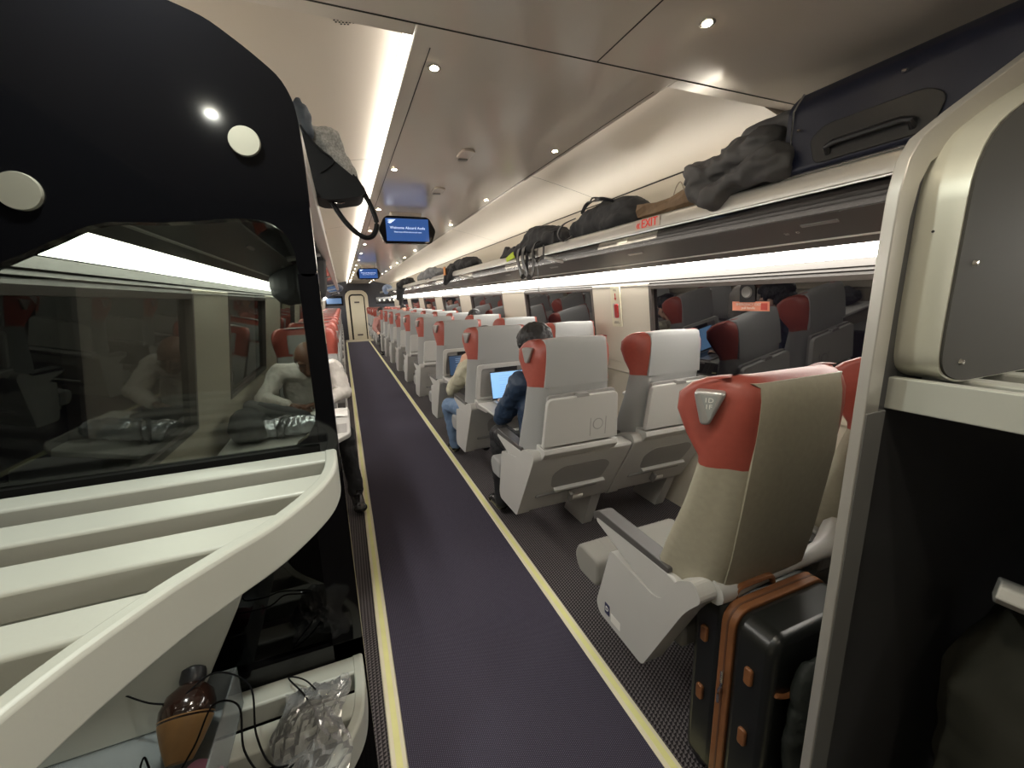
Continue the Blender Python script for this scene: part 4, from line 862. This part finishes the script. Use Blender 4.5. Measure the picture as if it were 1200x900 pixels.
# ================================================================== people
SKD = mat('skin_brown', (0.155, 0.072, 0.045), 0.5); SKL = mat('skin_light', (0.55, 0.33, 0.24), 0.5)
HAIR = mat('hair_black', (0.008, 0.007, 0.008), 0.55, bump=(200, 0.5)); HAIRG = mat('hair_grey', (0.30, 0.28, 0.26), 0.6, bump=(120, 0.6))
def hand_prims(wr, dirv, palm_n, s=1.0, curl=0.5, thumb=1):
    wr = Vector(wr); d = Vector(dirv).normalized(); n = Vector(palm_n).normalized(); sd = d.cross(n).normalized()
    P = [('cap', wr, wr + d * .035 * s, .024 * s, .026 * s), ('box', wr + d * .055 * s, (0.001, 0.001, 0.001))]
    P = [('cap', wr, wr + d * .03 * s, .022 * s, .022 * s)]
    for k, (off, ln, r) in enumerate(((-.030, .068, .0085), (-.010, .076, .009), (.011, .070, .0088), (.031, .055, .0078))):
        b = wr + d * .085 * s + sd * off * s
        P.append(('cap', wr + d * .02 * s + sd * off * .5 * s, b, .016 * s, .0125 * s))
        m_ = b + (d * (1 - .35 * curl) + n * .6 * curl).normalized() * ln * .5 * s
        e = m_ + (d * (1 - curl) + n * 1.0 * curl).normalized() * ln * .5 * s
        P += [('cap', b, m_, r * 1.05 * s, r * s), ('cap', m_, e, r * s, r * .85 * s)]
    tb_ = wr + d * .03 * s + sd * thumb * -.022 * s
    tm = tb_ + (d * .6 - sd * thumb * .8 + n * .3).normalized() * .035 * s
    P += [('cap', tb_, tm, .013 * s, .011 * s), ('cap', tm, tm + (d * .9 + n * .4 - sd * thumb * .1).normalized() * .03 * s, .010 * s, .008 * s)]
    return P
def head_prims(c, fwd, up, s=1.0):
    c = Vector(c); f_ = Vector(fwd).normalized(); u = Vector(up); u = (u - f_ * u.dot(f_)).normalized(); r = f_.cross(u).normalized()
    R = Matrix((r, f_, u)).transposed().to_euler(); e = tuple(R)
    def L(x, y, z): return c + r * x * s + f_ * y * s + u * z * s
    P = [('ell', L(0, -.012, .03), (.077 * s, .095 * s, .088 * s), e), ('ell', L(0, .025, -.035), (.060 * s, .068 * s, .075 * s), e), ('ell', L(0, .050, -.088), (.034 * s, .030 * s, .024 * s), e),
         ('cap', L(0, .088, .018), L(0, .112, -.028), .010 * s, .015 * s), ('ell', L(.017, .095, -.030), (.009 * s, .010 * s, .008 * s), e), ('ell', L(-.017, .095, -.030), (.009 * s, .010 * s, .008 * s), e),
         ('ell', L(0, .082, -.060), (.026 * s, .016 * s, .009 * s), e), ('ell', L(0, .080, -.070), (.022 * s, .015 * s, .008 * s), e),
         ('cap', L(-.045, .070, .030), L(.045, .070, .030), .014 * s, .014 * s), ('ell', L(.076, -.008, -.008), (.010 * s, .018 * s, .030 * s), e), ('ell', L(-.076, -.008, -.008), (.010 * s, .018 * s, .030 * s), e),
         ('ell', L(.032, .070, -.032), (.022 * s, .020 * s, .022 * s), e), ('ell', L(-.032, .070, -.032), (.022 * s, .020 * s, .022 * s), e)]
    return P, L, e
def person(label, J, skin, hair_m, top_m, leg_m, shoe_m, fwd, hup, hfwd, hair='short', vox=0.007, sleeves='long', hs=1.0, extra=None, curl=.6, cat='person'):
    """J: joints pelvis, chest, neck, head, shL, elL, haL, shR, elR, haR, hipL, knL, anL, hipR, knR, anR (world)"""
    t = thing('person', label, cat, (J['pelvis'][0], J['pelvis'][1], 0)); o0 = Vector(t.location)
    V = {k: Vector(v) - o0 for k, v in J.items()}
    fw = Vector(fwd)
    hp, L, e = head_prims(V['head'], hfwd, hup, hs)
    P = list(hp) + [('cap', V['neck'] - Vector((0, 0, .03)), V['head'] - Vector((0, 0, .03)), .055, .050), ('cap', V['pelvis'], V['chest'], .09, .095), ('cap', V['shL'], V['shR'], .055, .055), ('cap', V['chest'], V['neck'], .085, .052)]
    for s_ in 'LR':
        P += [('cap', V['sh' + s_], V['el' + s_], .046, .036), ('cap', V['el' + s_], V['ha' + s_], .036, .024)]
        dv = V['hd' + s_] if 'hd' + s_ in V else None
        dirv = (Vector(J.get('hdir' + s_, (0, 1, 0)))); P += hand_prims(V['ha' + s_], dirv, Vector(J.get('hn' + s_, (0, 0, -1))), 1.0, curl, 1 if s_ == 'L' else -1)
        P += [('cap', V['hip' + s_], V['kn' + s_], .075, .055), ('cap', V['kn' + s_], V['an' + s_], .052, .038)]
    blob('body', P, vox * 0.7, skin, t, sm=1)
    side = (V['shR'] - V['shL']).normalized()
    T = [('cap', V['pelvis'] + side * .05, V['chest'] + side * .06, .115, .115), ('cap', V['pelvis'] - side * .05, V['chest'] - side * .06, .115, .115), ('cap', V['shL'], V['shR'], .068, .068), ('cap', V['chest'], V['neck'] - Vector((0, 0, .03)), .12, .062)]
    for s_ in 'LR':
        w_ = V['ha' + s_] + (V['el' + s_] - V['ha' + s_]).normalized() * .015
        T += [('cap', V['sh' + s_], V['el' + s_], .068, .056), ('cap', V['el' + s_], w_, .054, .036)]
    blob('upper_garment', T, vox, top_m, t, sm=3, nz=(9, .014), nz2=(26, .006))
    G = [('ell', V['pelvis'] - Vector((0, 0, 0.0)), (.17, .14, .12))]
    for s_ in 'LR': G += [('cap', V['hip' + s_], V['kn' + s_], .088, .068), ('cap', V['kn' + s_], V['an' + s_], .066, .052)]
    blob('trousers', G, vox, leg_m, t, sm=3, nz=(9, .010), nz2=(24, .005))
    for s_ in 'LR':
        a = V['an' + s_]; f2 = Vector(J.get('toe', fwd)).normalized()
        blob('shoe', [('cap', a + Vector((0, 0, -.035)), a + f2 * .13 + Vector((0, 0, -.055)), .042, .038), ('ell', a + f2 * .15 + Vector((0, 0, -.058)), (.046, .05, .03)), ('cap', a + Vector((0, 0, .02)), a, .044, .045)], .006, shoe_m, t, sm=2, flatten=-o0.z + 0.007)
    if hair == 'short':
        H = [('ell', L(0, -.028, .050), (.090 * hs, .098 * hs, .085 * hs), e), ('ell', L(0, -.055, -.005), (.080 * hs, .062 * hs, .075 * hs), e), ('ell', L(0, .035, .090), (.065 * hs, .055 * hs, .035 * hs), e)]
        blob('hair', H, .005, hair_m, t, sm=2, nz=(24, .006), nz2=(60, .003))
    elif hair == 'bald':
        H = [('ell', L(0, -.062, .000), (.080 * hs, .050 * hs, .060 * hs), e), ('ell', L(.066, -.03, .012), (.018, .045, .035), e), ('ell', L(-.066, -.03, .012), (.018, .045, .035), e)]
        blob('hair', H, .005, hair_m, t, sm=2, nz=(40, .004))
    return t, V, L, e
NV = mat('cloth_navy', (0.016, 0.034, 0.070), 0.55, bump=(80, 0.3)); BLK = mat('trouser_black', (0.010, 0.010, 0.012), 0.7); SHB = mat('shoe_black', (0.010, 0.009, 0.009), 0.25)
WSH = mat('shirt_white', (0.68, 0.64, 0.60), 0.65); PIX = 0.0
# man at the left table, facing the camera
pt, V, L, e = person('man in white shirt, dark waistcoat and maroon tie writing at the left table', dict(
    pelvis=(-0.31, 3.50, .54), chest=(-0.30, 3.42, .88), neck=(-0.27, 3.30, 1.03), head=(-0.262, 3.15, 1.07),
    shR=(-0.11, 3.32, .96), elR=(-0.055, 3.22, .80), haR=(-0.20, 3.09, .765), shL=(-0.47, 3.34, .96), elL=(-0.575, 3.20, .81), haL=(-0.40, 3.08, .765),
    hdirR=(-1, -.35, -.05), hnR=(0, -.2, -1), hdirL=(1, -.35, -.05), hnL=(0, -.2, -1),
    hipL=(-.40, 3.45, .55), knL=(-.42, 3.08, .55), anL=(-.42, 3.05, .10), hipR=(-.22, 3.45, .55), knR=(-.085, 3.06, .54), anR=(-.045, 2.98, .105), toe=(0.12, -1, 0)),
    SKD, HAIRG, WSH, BLK, SHB, (0, -1, 0), (0, -.55, 1), (0, -.88, -.62), hair='bald', vox=.006, curl=.55)
VEST = mat('waistcoat_charcoal', (0.028, 0.028, 0.030), 0.7)
o0 = Vector(pt.location)
blob('waistcoat', [('cap', Vector((-0.37, 3.50, .60)) - o0, Vector((-0.37, 3.345, .93)) - o0, .128, .098), ('cap', Vector((-0.25, 3.50, .60)) - o0, Vector((-0.20, 3.345, .93)) - o0, .128, .098), ('cap', Vector((-0.41, 3.33, .93)) - o0, Vector((-0.37, 3.30, 1.02)) - o0, .075, .045), ('cap', Vector((-0.16, 3.33, .93)) - o0, Vector((-0.18, 3.30, 1.02)) - o0, .075, .045)], .006, VEST, pt, sm=3)
MB().prism([(-0.02, .0), (0.02, .0), (0.012, -.03), (0.035, -.17), (0, -.20), (-0.035, -.17), (-0.012, -.03)], 'y', -0.006, 0.006).build('tie', mat('tie_maroon', (0.10, 0.012, 0.018), 0.5), pt, bevel=0.002)
pt.children[-1].location = Vector((-0.275, 3.205, .975)) - o0; pt.children[-1].rotation_euler = (math.radians(-18), 0, 0)
MB().prism([(-0.05, .02), (-0.01, .0), (-0.03, -.045)], 'y', -0.004, 0.004).prism([(0.05, .02), (0.01, .0), (0.03, -.045)], 'y', -0.004, 0.004).build('collar', WSH, pt, bevel=0.002)
pt.children[-1].location = Vector((-0.275, 3.205, .99)) - o0; pt.children[-1].rotation_euler = (math.radians(-18), 0, 0)
gl = MB()
for sx in (-.032, .032):
    gl.tube([L(sx + .024 * math.cos(a), .094, .006 + .018 * math.sin(a)) for a in [2 * PI * k / 16 for k in range(16)]], .0016, 6, closed=True)
gl.tube([L(-.008, .096, .010), L(.008, .096, .010)], .0016, 6).tube([L(.056, .092, .01), L(.078, 0, .01)], .0016, 6).tube([L(-.056, .092, .01), L(-.078, 0, .01)], .0016, 6)
gl.build('glasses', BLKPL, pt)
# person in navy, right side
person('person with black hair in a navy jacket leaning towards the bright laptop', dict(
    pelvis=(1.03, 2.04, .56), chest=(1.02, 2.02, .86), neck=(1.00, 2.03, 1.05), head=(0.985, 2.09, 1.155),
    shL=(0.86, 2.02, .985), elL=(0.835, 2.26, .735), haL=(0.94, 2.50, .765), shR=(1.18, 2.06, .985), elR=(1.22, 2.28, .76), haR=(1.13, 2.50, .765),
    hdirL=(.35, 1, -.1), hnL=(0, 0, -1), hdirR=(-.3, 1, -.1), hnR=(0, 0, -1),
    hipL=(.94, 2.10, .55), knL=(.89, 2.47, .56), anL=(.87, 2.42, .105), hipR=(1.12, 2.10, .55), knR=(1.14, 2.47, .56), anR=(1.14, 2.45, .105)),
    SKL, HAIR, NV, BLK, SHB, (0, 1, 0), (-.1, 0.2, 1), (.05, 1, -.35), hs=1.13)
person('person in pale green sleeve and blue jeans reading at the dark-screened laptop', dict(
    pelvis=(1.02, 3.10, .56), chest=(1.02, 3.09, .84), neck=(1.02, 3.10, 1.00), head=(1.03, 3.16, 1.10),
    shL=(0.90, 3.12, .93), elL=(0.80, 3.36, .70), haL=(0.93, 3.50, .885), shR=(1.16, 3.12, .93), elR=(1.22, 3.34, .74), haR=(1.12, 3.52, .78),
    hdirL=(.5, .4, .6), hnL=(.6, .6, -.3), hdirR=(-.2, 1, 0), hnR=(0, 0, -1),
    hipL=(.93, 3.15, .54), knL=(.815, 3.60, .50), anL=(.86, 3.62, .105), hipR=(1.11, 3.15, .54), knR=(1.13, 3.55, .54), anR=(1.13, 3.53, .105)),
    SKL, HAIR, mat('knit_pale_green', (0.42, 0.40, 0.30), 0.8), mat('denim_blue', (0.13, 0.20, 0.32), 0.8), SHB, (0, 1, 0), (0, 0, 1), (0, 1, -.2))
person('person in a dusty pink top in the far right aisle, leaning out of the seat', dict(
    pelvis=(1.03, 12.2, .56), chest=(0.99, 12.15, .86), neck=(0.95, 12.1, 1.03), head=(0.98, 12.08, 1.15),
    shL=(1.15, 12.1, .96), elL=(1.2, 11.9, .74), haL=(1.1, 11.7, .72), shR=(0.83, 12.1, .95), elR=(0.74, 11.9, .72), haR=(0.82, 11.7, .62),
    hdirL=(0, -1, 0), hdirR=(0, -1, 0), hipL=(1.12, 12.1, .55), knL=(1.13, 11.7, .55), anL=(1.12, 11.7, .105), hipR=(.94, 12.1, .55), knR=(.90, 11.7, .54), anR=(.88, 11.7, .105)),
    SKL, HAIR, mat('cloth_dusty_pink', (0.36, 0.17, 0.15), 0.7), BLK, SHB, (0, -1, 0), (0, 0, 1), (0, -1, -.2), vox=.014)
def seated(label, x, y, fy, dz, top, hairm=HAIR, skin=SKL):
    s = fy
    person(label, dict(pelvis=(x, y, .56 + dz), chest=(x, y, .86 + dz), neck=(x, y, 1.03 + dz), head=(x, y + .05 * s, 1.15 + dz), shL=(x - .16, y, .96 + dz), elL=(x - .20, y + .12 * s, .72 + dz), haL=(x - .12, y + .32 * s, .68), shR=(x + .16, y, .96 + dz), elR=(x + .20, y + .12 * s, .72 + dz), haR=(x + .12, y + .32 * s, .68),
        hdirL=(.3, s, 0), hdirR=(-.3, s, 0), hipL=(x - .09, y + .05 * s, .55), knL=(x - .1, y + .42 * s, .55), anL=(x - .1, y + .40 * s, .105), hipR=(x + .09, y + .05 * s, .55), knR=(x + .1, y + .42 * s, .55), anR=(x + .1, y + .40 * s, .105)),
        skin, hairm, top, BLK, SHB, (0, s, 0), (0, 0, 1), (0, s, -.15), vox=.014)
seated('dark-haired person whose head shows over a middle right window seat', 1.62, 5.28, 1, 0.03, CLG)
seated('person with dark hair at the far right windows among the facing seats', 1.60, 12.15, -1, 0.05, NV)

# ================================================================== things on the trays and the left table
SCRW = mat('laptop_page', (0.1, 0.1, 0.12), 0.3, emit=(0.25, 0.56, 0.98), es=1.0); SCRD = mat('laptop_dark_page', (0.02, 0.02, 0.03), 0.3, emit=(0.014, 0.045, 0.095), es=1.0)
LNK = mat('page_line', (0.1, 0.1, 0.1), 0.3, emit=(0.17, 0.40, 0.75), es=1.0); LNW = mat('page_line_white', (0.1, 0.1, 0.1), 0.3, emit=(0.22, 0.36, 0.52), es=1.0)
def laptop(label, x, y, z, wd, tilt, scr, shell, light=True, rz=0):
    t = thing('laptop', label, 'laptop', (x, y, z), rz)
    d_, h_ = wd * .66, wd * .62
    MB().prism(rrect(wd, d_, 0.012, c=(0, -d_ / 2)), 'z', 0, 0.012).build('base', shell, t, bevel=0.002)
    MB().bb(-wd * .44, wd * .44, -d_ * .52, -d_ * .10, 0.0118, 0.0128).build('keyboard', BLKPL, t, smooth=False)
    ld = MB().bb(-wd / 2, wd / 2, 0, 0.008, 0, h_).build('lid', shell if light else BLKPL, t, bevel=0.003); ld.location = (0, 0, 0.012); ld.rotation_euler = (math.radians(-tilt), 0, 0)
    MB().bb(-wd * .5, wd * .5, -0.001, 0.0, 0.0, h_).build('bezel', BLKPL, ld, smooth=False)
    MB().bb(-wd * .485, wd * .485, -0.002, -0.0005, 0.012, h_ - .008).build('display', scr, ld, smooth=False)
    ln = MB(); rnd = random.Random(3)
    for k in range(11):
        zz = h_ * (0.90 - k * 0.078)
        if k in (0, 4): continue
        a = -wd * .30; b = a + wd * (0.22 + 0.22 * rnd.random()); ln.bb(a, b, -0.0028, -0.002, zz, zz + h_ * .014)
        if k < 4: ln.bb(wd * .12, wd * (.2 + .1 * rnd.random()), -0.0028, -0.002, zz, zz + h_ * .014)
    ln.build('page_text', LNK if light else LNW, ld, smooth=False)
    return t
laptop('open laptop with bright pale blue page on the tray before the person in navy', 1.095, 2.705, 0.718, 0.33, 13, SCRW, SILV)
laptop('open laptop with dark blue page on the tray before the person in jeans', 1.04, 3.765, 0.718, 0.32, 10, SCRD, SILV, light=False)
t = thing('wall_table', 'pale fold-out table by the left window carrying papers and bags', 'table', (0, 0, 0))
MB().prism(roundpoly([(-0.655, 2.32), (-0.10, 2.32), (-0.03, 2.42), (-0.03, 3.00), (-0.06, 3.06), (-0.655, 3.06)], 0.03), 'z', 0.695, 0.722).build('table_top', SHELL, t, bevel=0.006)
MB().prism([(-0.655, 0.695), (-0.30, 0.695), (-0.655, 0.30)], 'y', 2.66, 2.72).build('wall_bracket', SHELL, t, bevel=0.004)
MB().bb(-0.17, -0.05, 2.44, 2.62, 0.7215, 0.724).build('cup_recess', SHELLD, t, smooth=False)
t = thing('console_box', 'dark low console under the left window just beyond the glass', 'console', (0, 0, 0))
MB().bb(-0.655, -0.10, 1.9, 2.28, 0.0, 0.60).build('cabinet', mat('console_dark', (0.035, 0.035, 0.033), 0.4), t, bevel=0.01)
MB().bb(-0.655, -0.09, 1.885, 2.29, 0.60, 0.615).build('top_panel', mat('console_top', (0.09, 0.09, 0.085), 0.35), t, bevel=0.004)
WP = mat('paper_white', (0.72, 0.70, 0.67), 0.7)
bmm = MB(); nx, ny = 20, 12
for i in range(nx):
    for j in range(ny):
        u, v = i / (nx - 1), j / (ny - 1); x = -0.42 + 0.38 * u; y = 2.78 + 0.22 * v
        bmm.v.append((x, y, 0.728 + 0.012 * abs(noise.noise(Vector((x * 14, y * 14, 1)))) + 0.004 * noise.noise(Vector((x * 40, y * 40, 2)))))
for i in range(nx - 1):
    for j in range(ny - 1): bmm.f.append((i * ny + j, (i + 1) * ny + j, (i + 1) * ny + j + 1, i * ny + j + 1))
o = bmm.build('newspaper', WP, smooth=False); tag(o, 'rumpled white papers spread on the left table before the man', 'papers'); o.modifiers.new('thick', 'SOLIDIFY').thickness = 0.001
o = blob('silver_bag', [('cap', (-0.46, 2.52, 0.775), (-0.17, 2.50, 0.775), 0.050, 0.050), ('cap', (-0.44, 2.62, 0.765), (-0.18, 2.60, 0.765), 0.042, 0.042)], .007, mat('silver_quilt', (0.45, 0.48, 0.52), 0.25, metal=0.6), sm=2, nz=(16, .008, (3, 1, 1)), nz2=(45, .004))
tag(o, 'silvery padded bag lying across the left table', 'bag')
t = thing('dark_holdall', 'dark holdall with strap between the left window and the silvery bag', 'bag', (0, 0, 0))
blob('bag_body', [('ell', (-0.56, 2.56, 0.80), (0.075, 0.16, 0.09)), ('ell', (-0.50, 2.50, 0.775), (0.06, 0.10, 0.055))], .007, CLB, t, sm=3, nz=(14, .014))
strap(MB(), [(-0.40, 2.455, 0.735), (-0.395, 2.45, 0.80), (-0.37, 2.50, 0.835), (-0.34, 2.56, 0.83)], 0.022).build('strap', BLKPL, t); strap(MB(), [(-0.37, 2.455, 0.735), (-0.36, 2.45, 0.79), (-0.34, 2.50, 0.83)], 0.018).build('strap', BLKPL, t)
o = blob('grey_coat', [('cap', (-0.55, 2.72, 0.86), (-0.27, 2.66, 0.80), 0.042, 0.030), ('ell', (-0.52, 2.76, 0.80), (0.09, 0.12, 0.06))], .007, mat('cloth_charcoal', (0.055, 0.055, 0.058), 0.7), sm=3, nz=(14, .012))
tag(o, 'charcoal coat sleeve draped over the holdall on the left table', 'coat')
t = thing('wall_sign', 'grey framed notice on the left pillar between the two windows', 'sign', (-0.635, 2.40, 1.06)); t.rotation_euler = (0, math.radians(7), 0)
MB().bb(-0.004, 0.006, -0.14, 0.14, -0.075, 0.075).build('board', mat('sign_dark', (0.10, 0.10, 0.10), 0.45), t, bevel=0.003)
sg = MB()
for k in range(5): sg.bb(0.006, 0.0075, -0.11, 0.11 - 0.03 * (k % 2), 0.045 - k * 0.022, 0.050 - k * 0.022)
sg.build('printed_lines', mat('sign_line', (0.35, 0.35, 0.34), 0.5), t, smooth=False)
